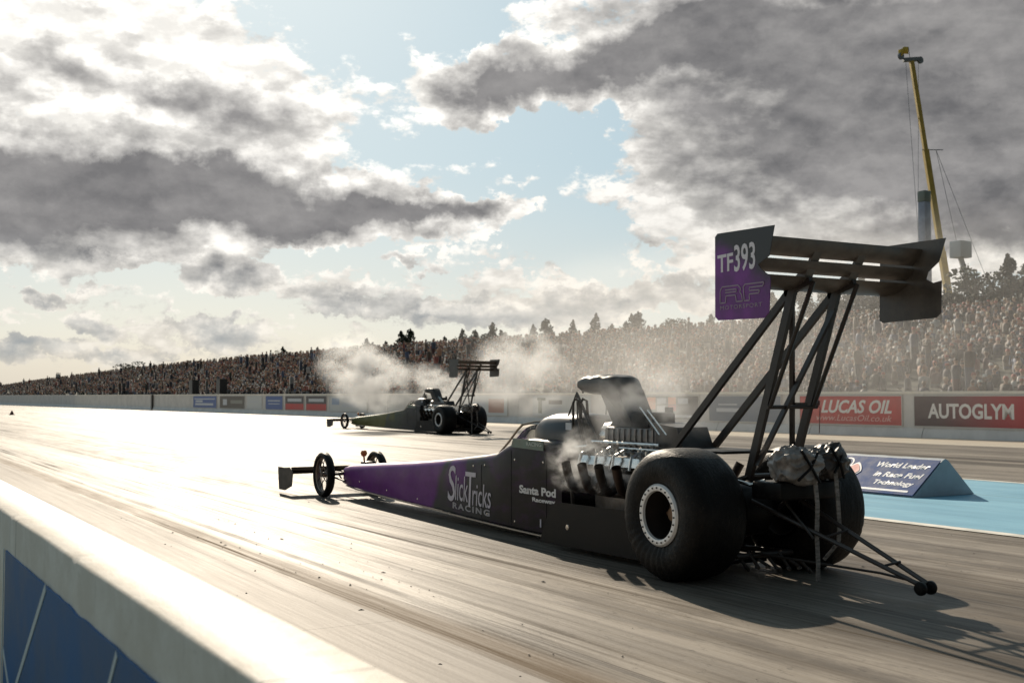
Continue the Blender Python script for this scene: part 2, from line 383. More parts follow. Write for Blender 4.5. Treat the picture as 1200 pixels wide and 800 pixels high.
# ------------------------------------------------------------------ near wall
def near_wall():
    t = thing('pit_wall', 'thick white-painted concrete wall beside the track, right in front of the viewer', 'wall', (.74, 3, 0))
    m, g, b = nodemat('white wall paint near')
    co = g.n('ShaderNodeTexCoord').outputs['Object']
    nz = g.noise(co, 6, 7, .65); nf = g.noise(g.mapping(co, scale=(1, .5, 1)), 38, 5, .7)
    col = g.mix(g.mr(nz, .35, .75), (.60, .54, .46), (.72, .67, .60))
    col = g.mix(g.mr(nf, .60, .72, 0, .35), col, (.34, .29, .24))
    sy = g.n('ShaderNodeSeparateXYZ'); g.put(sy.inputs[0], co)
    jt = g.m('ABSOLUTE', g.m('SUBTRACT', g.m('FRACT', g.m('DIVIDE', g.m('ADD', sy.outputs[1], 1.05), 3.0)), .5))
    col = g.mix(g.mr(jt, .4975, .499, 0, .75), col, (.10, .085, .07))
    sk_ = g.noise(g.mapping(co, loc=(4, 4, 4), scale=(.7, 3.2, .4)), 2.2, 6, .7); col = g.mix(g.mr(sk_, .55, .70, 0, .45), col, (.30, .25, .21))
    g.put(b.inputs['Base Color'], col); b.inputs['Roughness'].default_value = .62
    bn = g.n('ShaderNodeBump'); bn.inputs['Strength'].default_value = .3; bn.inputs['Distance'].default_value = .006
    g.put(bn.inputs['Height'], g.m('ADD', nz, nf)); g.L.new(bn.outputs[0], b.inputs['Normal'])
    mb = MB(); rings = []; y = -6.0
    while y < 150:
        ch = .006 + .006*(noise.noise((y*2.1, 0, 0))+.5) + (.012 if noise.noise((y*5, 4, 0)) > .35 else 0)
        wob = .004*noise.noise((y*1.3, 7, 1))
        rings.append([(-.11+wob, y-3, 0), (-.11+wob, y-3, .80-ch), (-.11+ch+wob, y-3, .80), (.105, y-3, .80), (.115, y-3, .79), (.115, y-3, 0)])
        y += .05 if y < 8 else 2.0
    mb.loft(rings); mb.build('wall_body', m, t, angle=50)
    # blue banner board on the viewer's side, with pale strokes
    M_b = mat('navy banner', (.010, .115, .34), .5, var=.14, vs=2.5, bump=.05, bs=14, spec=.3)
    M_g = mat('pale banner stroke', (.62, .70, .78), .5)
    p = MB(); ytop = lambda y: .655 + .008*noise.noise((y*6, 1, 1))
    yy = np.arange(-4, 5.24, .04); n = len(yy)
    for k, y_ in enumerate(yy):
        for xx in (-.112, -.120):
            p.v.append((xx, y_-3, .06)); p.v.append((xx, y_-3, ytop(y_)))
    for k in range(n-1):
        a = k*4; b_ = a+4
        p.f += [[a+2, a+3, b_+3, b_+2], [a, b_, b_+1, a+1], [a+1, b_+1, b_+3, a+3], [a, a+2, b_+2, b_]]; p.mi += [0]*4
    p.f += [[0, 1, 3, 2], [n*4-4, n*4-2, n*4-1, n*4-3]]; p.mi += [0, 0]
    bo = p.build('banner', M_b, t)
    def stroke(a, b, w):
        a, b = Vector((0, *a)), Vector((0, *b)); d = (b-a).normalized(); q = Vector((0, -d.z, d.y))*w/2
        s_ = MB(); pts = [a-q, a+q, b+q, b-q]
        s_.add([(-.1225, v.y-3, v.z) for v in pts]+[(-.1195, v.y-3, v.z) for v in pts], [(0,1,2,3), (7,6,5,4), (0,4,5,1), (1,5,6,2), (2,6,7,3), (3,7,4,0)])
        s_.build('banner_stroke', M_g, bo)
    stroke((4.14, .655), (4.80, .20), .028); stroke((3.02, .648), (3.16, .50), .020); stroke((3.16, .50), (3.4, .2), .02)
    stroke((5.20, .26), (4.92, .10), .03); stroke((5.235, .66), (5.235, .08), .018)
near_wall()

# ------------------------------------------------------------------ far wall and its boards
def far_wall():
    t = thing('track_wall', 'long white concrete wall with a pale coping along the far side of the track', 'wall', (wx(60), 60, 0))
    M = mat('far wall white', (.62, .60, .58), .6, var=.12, vs=1.2)
    mb = MB(); k0, k1 = -30, 430; step = 4.6; y = k0; P0 = lambda y, b, z: (wx(y)+b-wx(60), y-60, z)
    while y < k1:
        a, b = y+.012, y+step-.012
        v = [P0(yy, bb, zz) for yy in (a, b) for bb, zz in ((-.14, 0), (-.06, .22), (0, .30), (0, 1.35), (.28, 1.35), (.28, 0))]
        mb.add(v, [(0,1,2,3,4,5), (11,10,9,8,7,6)] + [(i, i+6, (i+1)%6+6, (i+1)%6) for i in range(6)])
        y += step
    mb.build('wall_panels', M, t)
    cp = MB(); v = [P0(yy, bb, zz) for yy in (k0, k1) for bb, zz in ((-.03, 1.352), (-.03, 1.43), (.31, 1.43), (.31, 1.352))]
    cp.add(v, [(0,1,2,3), (7,6,5,4)] + [(i, i+4, (i+1)%4+4, (i+1)%4) for i in range(4)]); cp.build('coping', mat('pale coping', (.80, .76, .68), .45), t)
far_wall()
def board(y1, y0, label, mfun, writes=(), z0=.36, z1=1.28, frame=True):
    """A banner on the far wall running from y1 (left end) to y0 (right end)."""
    L = (y1-y0); c = Vector((wx(y1), y1, 0)); t = thing('sign_board', label, 'sign', (wx(y1)-.004, y1, z0), 0, 'advertising boards on the far wall')
    rt = -WD; o = WN*.004
    def q(u, z, d): return tuple(rt*u + o + WN*d + Vector((0, 0, z-z0)))
    mb = MB(); v = [q(u, z, d) for d in (0, .02) for u, z in ((0, z0), (L, z0), (L, z1), (0, z1))]
    mb.add(v, [(3,2,1,0), (4,5,6,7), (0,1,5,4), (1,2,6,5), (2,3,7,6), (3,0,4,7)]); mb.build('panel', mfun, t)
    if frame:
        fr = MB()
        for (ua, ub, za, zb) in ((0, L, z1, z1+.035), (0, L, z0-.035, z0), (-.035, 0, z0-.035, z1+.035), (L, L+.035, z0-.035, z1+.035)):
            v = [q(u, z, d) for d in (0, .03) for u, z in ((ua, za), (ub, za), (ub, zb), (ua, zb))]
            fr.add(v, [(3,2,1,0), (4,5,6,7), (0,1,5,4), (1,2,6,5), (2,3,7,6), (3,0,4,7)])
        fr.build('frame', mat('board frame', (.55, .54, .52), .5), t)
    for w in writes:
        if w[0] == 'T':
            _, s, u, z, ww, hh, m, sh, bo = w
            lettering(s, Vector(q(u, z, .020)), rt, (0, 0, 1), ww, hh, m, t, shear=sh, bold=bo)
        else:
            _, u0, u1, za, zb, m = w
            st = MB(); v = [q(u, z, d) for d in (.0205, .023) for u, z in ((u0, za), (u1, za), (u1, zb), (u0, zb))]
            st.add(v, [(3,2,1,0), (4,5,6,7), (0,1,5,4), (1,2,6,5), (2,3,7,6), (3,0,4,7)]); st.build('printed_block', m, t)
    return t
MW = mat('sign white', (.78, .76, .74), .5); MR = mat('sign red', (.50, .045, .04), .5, var=.12, vs=3); MBk = mat('sign charcoal', (.07, .065, .07), .5)
MOr = mat('sign orange', (.70, .22, .06), .5); MBl = mat('sign blue', (.06, .12, .34), .5); MG = mat('sign grey blue', (.14, .18, .24), .5)
MPB = mat('sign pale', (.52, .55, .60), .5); MDG = mat('sign dark green', (.05, .09, .06), .5)
m, g_, b_ = nodemat('sign black to red')
s_ = g_.n('ShaderNodeSeparateXYZ'); g_.put(s_.inputs[0], g_.n('ShaderNodeTexCoord').outputs['Object'])
g_.put(b_.inputs['Base Color'], g_.mix(g_.mr(s_.outputs[1], -.5, -4.2), (.06, .03, .035), (.46, .03, .04))); MAG = m
board(25.54, 20.4, 'charcoal to red board reading AUTOGLYM in white capitals on the far wall', MAG, [('T', 'AUTOGLYM', .50, .60, 2.95, .46, MW, 0, .03)])
board(30.3, 26.02, 'red board reading LUCAS OIL in white slanted capitals on the far wall', MR,
      [('T', 'LUCAS OIL', .95, .72, 2.95, .44, MW, .3, .03), ('T', 'www.LucasOil.co.uk', .75, .47, 3.15, .20, mat('sign pink', (.72, .45, .42), .5), .3, .0)])
board(34.9, 31.2, 'grey blue board with faint pale script, seen between the near wing struts', MG, [('B', .4, 2.0, .70, .84, MPB), ('B', .5, 1.5, .95, 1.0, MPB)])
board(38.6, 35.5, 'dark board with two orange and red blocks and pale lettering blocks', MBk,
      [('B', .02, .55, .75, 1.24, MOr), ('B', .62, 1.2, .98, 1.20, MPB), ('B', .62, 1.15, .62, .90, MPB), ('B', 1.32, 1.80, .95, 1.24, MOr), ('B', 1.32, 1.8, .70, .93, MR), ('B', 1.9, 2.5, .98, 1.2, MPB), ('B', 1.5, 2.9, .45, .55, MPB)])
board(46.9, 42.4, 'pale board with a dark green upright emblem and short dark lettering', mat('sign light grey', (.55, .57, .58), .5),
      [('B', .45, .75, .5, 1.2, MDG), ('B', .35, 1.05, 1.08, 1.2, MDG), ('B', 1.3, 2.35, .92, 1.1, MBk), ('B', 1.4, 2.3, .66, .78, MPB)], frame=False)
board(53.2, 49.1, 'pale board with a washed-out red patch seen through the exhaust smoke', mat('sign light grey', (.55, .57, .58), .5), [('B', 2.4, 3.8, .48, 1.15, mat('haze-tinted red', (.48, .30, .25), .6)), ('B', .5, 2.1, .7, 1.0, MPB)])  # the patch's red is mixed pale, so the smoke veil is painted into it
board(69.9, 64.5, 'white board with faint blue print behind the nose of the far dragster', mat('sign light grey', (.55, .57, .58), .5), [('B', .4, 1.5, .75, 1.15, mat('sign faint blue', (.30, .38, .52), .5)), ('B', 1.9, 3.9, .62, .9, MPB)])
for (a, b, l) in ((73.6, 70.35, 'half grey half red board next to the white board behind the far dragster'), (77.2, 74.0, 'half grey half red board beside the blue board')):
    board(a, b, l, MBk, [('B', .02, a-b-.02, .38, .78, MR), ('B', .4, a-b-.4, .92, 1.12, MPB)])
board(80.85, 77.7, 'plain blue board with two pale lines', MBl, [('B', .5, 2.6, .72, .78, MPB), ('B', .4, 2.7, .92, 1.0, MPB)])
board(84.6, 81.6, 'white board with very faint grey print', mat('sign light grey', (.55, .57, .58), .5), [('B', .5, 2.3, .85, .92, MPB)], frame=False)
board(90.6, 85.2, 'dark brown board with a pale round mark and a line of letters', mat('sign brown', (.10, .085, .07), .5), [('B', .7, 1.6, .6, 1.05, MPB), ('B', 2.4, 5.0, .72, .98, mat('sign grey', (.25, .25, .22), .5))])
board(97.2, 91.4, 'blue and white striped board, the farthest along the wall', MBl, [('B', .5, 5.0, .55, .72, MPB), ('B', .3, 5.4, 1.02, 1.1, MPB), ('B', .6, 2.4, .80, .95, MPB)])
# joint post and small things on the wall
def cuboid_thing(name, label, cat, x, y, z, parts):
    t = thing(name, label, cat, (x, y, z))
    for pn, m, args in parts: MB().box(*args).build(pn, m, t)
    return t
M_dk = mat('dark plastic', (.03, .028, .028), .5)
cuboid_thing('wall_post', 'narrow dark post fixed to the far wall in its bare grey stretch', 'post', wx(109)-.08, 109, 0, [('upright', M_dk, (-.07, .03, -.2, .2, .02, 1.34)), ('cap', M_dk, (-.09, .05, -.24, .24, 1.342, 1.40))])
for x, y, z, l in ((wx(100)+.9, 100, .25, 'dark loudspeaker box on a stand behind the far wall, above the striped board'), (wx(93)+.9, 93, .25, 'dark loudspeaker box on a stand behind the far wall, above the brown board')):
    cuboid_thing('speaker_box', l, 'speaker', x, y, z, [('cabinet', M_dk, (-.3, .3, -.5, .5, 1.2, 2.4)), ('stand', M_dk, (-.06, .06, -.06, .06, 0, 1.198))])
t = thing('marker_cone', 'small dark marker standing alone far down the empty track', 'marker', (10.6, 86.8, 0))
MB().lathe([(0, .31), (.03, .30), (.14, .06), (.14, .04)], axis='z', n=20).build('cone', mat('dark orange brown', (.10, .035, .02), .6), t)
MB().box(-.19, .19, -.19, .19, 0, .04, bev=.01).build('base', M_dk, t)

# foam block in the median
def foam():
    y0, y1 = 10.36, 13.4; x0, x1 = 11.78, 12.92; xm = 12.38; zt = .47
    t = thing('foam_block', 'blue and white triangular foam block with slanting white print on the blue strip', 'foam block', ((x0+x1)/2, y0, .008))
    ox = (x0+x1)/2
    M = mat('foam cover white', (.36, .41, .46), .6, var=.1, vs=4, bump=.25, bs=9)
    poly = [(x0, 0), (x1, 0), (xm+.05, zt-.02), (xm, zt), (xm-.05, zt-.02)]
    rings = []
    for k in range(25):
        yy = (y1-y0)*k/24; sag = .003*math.sin(k*1.7)
        rings.append([(x-ox + (sag if i > 1 else 0), yy, z + (sag if i > 1 else 0)) for i, (x, z) in enumerate(poly)])
    MB().loft(rings).build('block', M, t)
    # printed cover on the side facing the track
    a = Vector((x0-ox-.006, 0, .012)); topv = Vector((xm-.06-ox-.006, 0, zt-.03)) ; up = (topv-a); n = Vector((-up.z, 0, up.x)).normalized()
    cv = MB(); L = y1-y0
    v = [a+Vector((0, yy, 0))+up*s+n*d for d in (.004, .012) for yy, s in ((.015, .01), (L-.02, .01), (L-.02, 1), (.20, 1))]
    v = [a+Vector((0, yy, 0))+up*s+n*d for d in (.006, .014) for yy, s in ((.01, .01), (L-.02, .01), (L-.02, 1), (.01, 1))]
    cv.add(v, [(3,2,1,0), (4,5,6,7), (0,1,5,4), (1,2,6,5), (2,3,7,6), (3,0,4,7)])
    cvo = cv.build('printed_cover', mat('banner blue', (.014, .070, .24), .6, var=.2, vs=4, bump=.2, bs=7, spec=.1), t)
    rt = Vector((0, -1, 0)); upn = up.normalized(); H = up.length
    def at(yy, s): return a + Vector((0, yy, 0)) + upn*(s*H) + n*.014
    MWf = mat('foam print white', (.80, .80, .82), .5)
    lettering('World Leader', at(.96, .72), rt, upn, .88, .10, MWf, cvo, bold=.03, shear=.2)
    lettering('in Race Fuel', at(.88, .45), rt, upn, .80, .10, MWf, cvo, bold=.03, shear=.2)
    lettering('Technology', at(.78, .20), rt, upn, .66, .11, MWf, cvo, bold=.03, shear=.2)
    s_ = MB(); v = [at(1.28, .13)+n*d for d in (0, .002)]
    v = [at(yy, q)+n*d for d in (0, .003) for yy, q in ((.92, .07), (.12, .07), (.12, .12), (.92, .12))]
    s_.add(v, [(3,2,1,0), (4,5,6,7), (0,1,5,4), (1,2,6,5), (2,3,7,6), (3,0,4,7)]); s_.build('printed_line', MWf, cvo)
    def ring(cy, cs, r0, r1, m, nm, d0, k=1.0, squash=1):
        c = at(cy, cs); b_ = MB(); N = 28
        for rr in (r0, r1):
            for i in range(N):
                q = 2*PI*i/N; b_.v.append(tuple(c + rt*rr*math.cos(q)*squash + upn*rr*math.sin(q) + n*d0))
        for i in range(N): b_.f.append([i, (i+1)%N, N+(i+1)%N, N+i]); b_.mi.append(0)
        b_.build(nm, m, cvo, recalc=False)
    ring(1.50, .76, .095, .12, MWf, 'emblem_ring', .003)
    # red diamond with a white edge
    for sz, m, d in ((.17, MWf, .006), (.135, MR, .010)):
        c = at(1.29, .56); b_ = MB(); N = 32
        for i in range(N):
            q = 2*PI*i/N; rr = sz/(abs(math.cos(q))**1.3+abs(math.sin(q))**1.3)**(1/1.3)
            b_.v.append(tuple(c+rt*rr*math.cos(q)*.9+upn*rr*math.sin(q)+n*d))
        b_.f.append(list(range(N))); b_.mi.append(0); b_.build('emblem_diamond', m, cvo, recalc=False)
foam()

# ------------------------------------------------------------------ dragsters.  Car frame: x forward, y left, z up, origin on the ground under the rear axle.
def K(v): return (-v[1], v[0], v[2])
def body_mat(name, nose, mid, tail):
    m, g, b = nodemat(name)
    s = g.n('ShaderNodeSeparateXYZ'); co = g.n('ShaderNodeTexCoord').outputs['Object']; g.put(s.inputs[0], co)
    X = g.m('ADD', s.outputs[1], g.m('MULTIPLY', s.outputs[2], .62))        # slanting colour border
    nz = g.noise(co, 3, 5, .6); X = g.m('ADD', X, g.m('MULTIPLY', g.m('SUBTRACT', nz, .5), .25))
    col = g.mix(g.mr(X, 4.60, 4.75), mid, nose)
    col = g.mix(g.mr(X, 3.0, 3.9, 1, 0), col, tail)
    patch = g.mr(g.noise(g.mapping(co, loc=(0, 2.2, 0)), 1.6, 3, .5), .48, .62)
    hi = g.mr(s.outputs[2], .25, .5); band = g.m('MULTIPLY', g.mr(X, 3.2, 4.0), g.mr(X, 4.6, 4.4))
    col = g.mix(g.m('MULTIPLY', g.m('MULTIPLY', patch, hi), g.m('MULTIPLY', band, .8)), col, nose)
    vv = g.noise(g.mapping(co, scale=(1, .8, 2)), 5, 5, .6)
    col = g.mix(g.mr(vv, .45, .7, 0, .3), col, tuple(c*.45 for c in nose))
    col = g.mix(g.mr(g.noise(co, 60, 4, .7), .64, .74, 0, .2), col, (.16, .14, .13))
    g.put(b.inputs['Base Color'], col); g.put(b.inputs['Roughness'], g.mr(nz, .3, .7, .36, .5)); b.inputs['Coat Weight'].default_value = .03; b.inputs['Specular IOR Level'].default_value = .14
    return m
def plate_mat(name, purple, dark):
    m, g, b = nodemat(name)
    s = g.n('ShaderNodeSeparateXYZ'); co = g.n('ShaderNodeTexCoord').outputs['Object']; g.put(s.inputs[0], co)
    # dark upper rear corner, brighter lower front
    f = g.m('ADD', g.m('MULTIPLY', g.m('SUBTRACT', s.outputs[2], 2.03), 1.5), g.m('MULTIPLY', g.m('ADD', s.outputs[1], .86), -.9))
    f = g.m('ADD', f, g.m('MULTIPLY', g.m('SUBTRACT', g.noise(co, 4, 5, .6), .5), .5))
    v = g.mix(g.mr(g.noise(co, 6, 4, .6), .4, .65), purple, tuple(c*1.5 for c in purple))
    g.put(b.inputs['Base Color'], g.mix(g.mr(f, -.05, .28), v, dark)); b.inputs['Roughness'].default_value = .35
    return m

def dragster(name, label, loc, rz, scale, pal, first):
    T = thing(name, label, 'dragster', loc, rz, 'dragsters launching side by side'); T.scale = (scale,)*3
    B = lambda mb, nm, m, par=T, **k: mb.build(nm, m, par, tf=K, **k)
    M_tyre = MATS.get('slick rubber')
    if not M_tyre:
        m, g, b = nodemat('slick rubber'); M_tyre = m
        co = g.n('ShaderNodeTexCoord').outputs['Object']
        nz = g.noise(g.mapping(co, scale=(6, 1, 1)), 7, 6, .65); d2 = g.noise(co, 2.3, 6, .7)
        g.put(b.inputs['Base Color'], g.mix(g.mr(g.m('ADD', d2, g.mr(g.noise(co, 55, 4, .75), .58, .66, 0, .22)), .45, .75), (.0055, .005, .0048), (.022, .019, .016)))
        b.inputs['Specular IOR Level'].default_value = .2
        g.put(b.inputs['Roughness'], g.mr(nz, .3, .7, .42, .62))
        bn = g.n('ShaderNodeBump'); bn.inputs['Strength'].default_value = .55; bn.inputs['Distance'].default_value = .010
        g.put(bn.inputs['Height'], g.m('ADD', nz, g.noise(co, 45, 4, .7))); g.L.new(bn.outputs[0], b.inputs['Normal'])
    M_blk = mat('black satin', (.009, .0085, .0085), .45, var=.4, vs=12, spec=.16); M_cf = mat('wing carbon', (.105, .090, .078), .42, var=.3, vs=7)
    M_fw = mat('front wing grey', (.030, .026, .023), .5, var=.2, vs=7, spec=.3)
    M_tube = mat('frame tube', (.035, .029, .026), .42, var=.3, vs=9, spec=.4); M_sil = mat('polished alloy', (.62, .60, .57), .22, 1., var=.12, vs=20)
    M_dal = mat('dull alloy', (.16, .15, .145), .4, .9, var=.3, vs=16); M_ring = mat('bead lock silver', (.80, .80, .80), .38, .3)
    M_hole = mat('bolt dark', (.02, .02, .02), .6); M_brn = mat('heated steel', (.06, .042, .034), .45, .6, var=.3, vs=14)
    M_org = mat('orange rubber', (.60, .20, .05), .6)
    # --- body shell
    xs = [7.46, 7.2, 6.6, 5.9, 5.2, 4.5, 3.9, 3.4, 3.15, 2.95, 2.75, 2.5, 2.2, 1.95]
    hw = lambda x: float(np.interp(x, [1.9, 2.6, 3.4, 4.5, 7.0, 7.46], [.335, .34, .32, .27, .165, .12]))
    zb = lambda x: float(np.interp(x, [1.9, 2.4, 4.3, 7.1, 7.46], [.062, .065, .095, .15, .18]))
    zt = lambda x: float(np.interp(x, [1.9, 2.5, 2.8, 3.15, 3.4, 4.8, 7.2, 7.46], [.90, .90, .88, .745, .715, .58, .415, .385]))
    rings = []
    for x in xs:
        w, b, t = hw(x), zb(x), zt(x); r = min(.07, w*.45)
        pr = [(-w*.93, b), (-w, b+.02), (-w, b+(t-b)*.5), (-w, t-r), (-w+r*.13, t-r*.5), (-w+r*.5, t-r*.13), (-w+r, t), (-w*.3, t+.012), (w*.3, t+.012),
              (w-r, t), (w-r*.5, t-r*.13), (w-r*.13, t-r*.5), (w, t-r), (w, b+(t-b)*.5), (w, b+.02), (w*.93, b)]
        rings.append([(x, yy, z) for yy, z in pr])
    body = B(MB().loft(rings), 'body', body_mat(name+' body paint', *pal['body']))
    for sg in (1, -1):
        tr = MB()
        pts = [(x, sg*(hw(x)+.004), zb(x)-.004) for x in np.linspace(7.3, 1.97, 14)]
        for p0, p1 in zip(pts[:-1], pts[1:]): tr.bar(p0, p1, .022, .012, side=(0, 1, 0))
        B(tr, 'floor_edge', mat('worn alloy edge', (.55, .52, .47), .3, .8), body)
    # panel seams and fasteners on the side
    sm = MB()
    for sg in (1, -1):
        for xx in (3.42, 2.82, 2.2): sm.bar((xx, sg*(hw(xx)+.0015), zb(xx)+.03), (xx, sg*(hw(xx)+.0015), zt(xx)-.09), .004, .003, side=(1, 0, 0))
        sm.bar((3.4, sg*(hw(3.4)+.0015), .60), (2.0, sg*(hw(2.0)+.0015), .66), .003, .004, side=(0, 1, 0))
    B(sm, 'panel_seam', M_hole, body)
    fs = MB()
    for sg in (1, -1):
        for xx, zz in ((3.6, .6), (3.35, .62), (2.75, .70), (2.25, .70), (2.75, .14), (2.12, .13), (3.3, .16), (5.0, .17), (5.9, .2), (6.8, .24), (2.12, .16)):
            fs.lathe([(0, .005), (.009, .004), (.011, 0)], c=(xx, sg*hw(xx), zz), axis='y', n=10) if sg > 0 else None
    B(fs, 'fastener', M_sil, body)
    # --- windscreen and cockpit surround
    ws = MB(); out = []
    for x, z, w in ((3.22, .752, .20), (3.05, .86, .22), (2.9, .97, .225), (2.82, 1.02, .22)):
        out.append([(x, w*math.sin(q), z - .045*(1-math.cos(q))*2) for q in np.linspace(-1.25, 1.25, 9)])
    for i in range(3):
        o = len(ws.v); ws.v += out[i]+out[i+1]
        for k in range(8): ws.f.append([o+k, o+k+1, o+9+k+1, o+9+k]); ws.mi.append(0)
    gm = MATS.get('tinted screen')
    if not gm:
        gm, g, b = nodemat('tinted screen'); b.inputs['Base Color'].default_value = (.62, .68, .70, 1); b.inputs['Roughness'].default_value = .06
        b.inputs['Transmission Weight'].default_value = .85; b.inputs['IOR'].default_value = 1.1; b.inputs['Coat Weight'].default_value = .5
    B(ws, 'windscreen', gm, recalc=False)
    fr = MB()
    for sg in (1, -1):
        fr.tube([(3.27, sg*.20, .74), (3.05, sg*.225, .852), (2.88, sg*.232, .965), (2.80, sg*.225, 1.015)], .011, 8)
    fr.tube([(2.80, -.225, 1.015), (2.79, -.1, 1.04), (2.79, .1, 1.04), (2.80, .225, 1.015)], .010, 8)
    B(fr, 'screen_frame', mat('screen frame', (.45, .36, .26), .35, .3))
    for sg in (-1, 1):
        gp = MB()
        gp.prism([(2.80, .815), (2.23, .80), (2.23, .885), (2.76, .895)], lambda u, v, s_: (u, sg*(.343+.006*s_), v))
        gpo = B(gp, 'side_panel', mat(name+' cockpit strip', pal['strip'], .35, var=.2, vs=6))
    if first:
        lettering('RACING', K((2.52, .350, .835)), (0, -1, 0), (0, 0, 1), .26, .035, mat('faded print', (.5, .55, .5), .5), gpo, bold=.02)
    # helmet seen through the screen
    hp = []; B(MB().lathe([(0, 1.035), (.05, 1.03), (.10, .99), (.125, .93), (.12, .86), (.09, .80), (.0, .79)], c=(2.68, 0, 0), axis='z', n=24), 'driver_helmet', mat('helmet blue', (.05, .12, .30), .2, coat=.6))
    # --- padded roll-cage shroud
    hr = []
    for x, w, z0, z1 in ((2.66, .15, .84, .985), (2.60, .21, .80, 1.05), (2.50, .25, .70, 1.10), (2.36, .265, .60, 1.13), (2.18, .27, .55, 1.135), (2.0, .265, .50, 1.13), (1.86, .25, .45, 1.12), (1.82, .22, .5, 1.09)):
        hr.append([(x, w*math.copysign(abs(math.cos(q))**.62, math.cos(q)), (z0+z1)/2+(z1-z0)/2*math.copysign(abs(math.sin(q))**.62, math.sin(q))) for q in np.linspace(0, 2*PI, 25)[:-1]])
    sh = B(MB().loft(hr), 'cage_shroud', mat('gloss black', (.008, .008, .009), .34, coat=.12, spec=.3))
    B(MB().loft([[(x, .272*math.cos(q), .84+.302*math.sin(q)) for q in np.linspace(-.2, PI+.2, 25)] + [(x, .262*math.cos(q), .84+.292*math.sin(q)) for q in np.linspace(PI+.2, -.2, 25)] for x in (2.20, 2.16)]), 'shroud_band', M_blk, sh)
    B(MB().box(1.90, 1.99, .262, .270, .99, 1.05), 'sticker', MPB, sh)
    # --- frame rails behind the body
    rl = MB()
    for sg in (1, -1):
        rl.tube([(2.3, sg*.30, .10), (1.0, sg*.30, .10), (-.20, sg*.26, .16)], .02, 8)
        rl.tube([(2.2, sg*.30, .60), (1.75, sg*.33, .50), (.45, sg*.30, .50), (-.28, sg*.20, .72)], .02, 8)
        rl.tube([(1.8, sg*.33, .50), (1.8, sg*.30, .10)], .016, 8); rl.tube([(.5, sg*.30, .50), (.5, sg*.30, .10)], .016, 8)
        rl.tube([(.5, sg*.30, .12), (-.2, sg*.25, .55)], .016, 8)
        rl.tube([(1.86, sg*.21, 1.08), (1.80, sg*.20, .9), (1.72, sg*.26, .5)], .020, 8)
    rl.tube([(-.28, -.2, .72), (-.28, .2, .72)], .02, 8); rl.tube([(-.2, -.26, .16), (-.2, .26, .16)], .02, 8)
    B(rl, 'chassis_frame', M_tube)
    B(MB().box(.1, 1.95, -.30, .30, .055, .085, bev=.006), 'floor_pan', M_blk)
    # --- low side shields ahead of the slicks
    for sg in (1, -1):
        poly = [(2.04, .045), (1.86, .375), (1.7, .40), (.62, .41), (.46, .30), (.46, .055)]
        so = B(MB().prism(poly, lambda u, v, s_: (u, sg*(.495+.008*s_), v)), 'side_shield', M_blk)
        B(MB().box(.5, 1.86, min(sg*.30, sg*.494), max(sg*.30, sg*.494), .12, .13), 'shield_floor', M_blk, so)
        B(MB().lathe([(0, .006), (.022, .004), (.024, 0)], c=(1.60, sg*.503, .205), axis='y', n=14), 'fuel_cap', M_sil, so)
    # --- engine
    eng = MB().box(.72, 1.70, -.17, .17, .20, .60, bev=.02)
    for sg in (1, -1):
        eng.prism([(.10, .42), (.30, .50), (.27, .66), (.12, .70)], lambda u, v, s_: ((.74, 1.68)[s_], sg*u, v))
    eo = B(eng, 'engine_block', M_dal)
    for sg in (1, -1):
        for x0_, x1_ in ((1.24, 1.66), (.78, 1.20)):
            vc = MB(); vc.prism([(.13, .705), (.29, .665), (.34, .72), (.31, .79), (.20, .82), (.14, .78)], lambda u, v, s_: ((x0_, x1_)[s_], sg*u, v))
            B(vc, 'valve_cover', M_sil, eo)
    bo = MB()
    for sg in (1, -1):
        for k in range(9): bo.lathe([(0, .05), (.014, .05), (.016, 0)], c=(.82+k*.1, sg*.2, .80), axis='z', n=8)
        for k in range(4):
            bo.tube([(.86+k*.24, sg*.16, .80), (.88+k*.24, sg*.24, .86), (.90+k*.24, sg*.36, .80), (.90+k*.24, sg*.38, .70)], .012, 6)
        bo.tube([(.75, sg*.20, .90), (1.68, sg*.20, .90)], .014, 8)
    B(bo, 'plug_lead', M_sil, eo)
    mf = MB().box(.82, 1.62, -.15, .15, .70, .84, bev=.02); B(mf, 'intake_manifold', M_dal, eo)
    sup = MB().box(.84, 1.58, -.155, .155, .84, 1.03, bev=.035)
    for k in range(9): sup.box(.88+k*.078, .90+k*.078, -.165, .165, .86, 1.015)
    so_ = B(sup, 'supercharger', M_dal)
    B(MB().lathe([(0, 0), (.115, 0), (.125, .01), (.125, .09), (.115, .10), (0, .10)], c=(1.60, 0, .94), axis='x', n=28), 'drive_pulley', M_sil, so_)
    B(MB().lathe([(0, 0), (.085, 0), (.09, .01), (.09, .09), (0, .10)], c=(1.72, 0, .40), axis='x', n=24), 'drive_pulley', M_sil, so_)
    B(MB().bar((1.66, .118, .94), (1.77, .085, .40), .07, .008, side=(1, 0, 0)).bar((1.66, -.118, .94), (1.77, -.085, .40), .07, .008, side=(1, 0, 0)), 'drive_belt', M_blk, so_)
    # injector scoop: low open mouth swept back and down into the blower
    sr = []
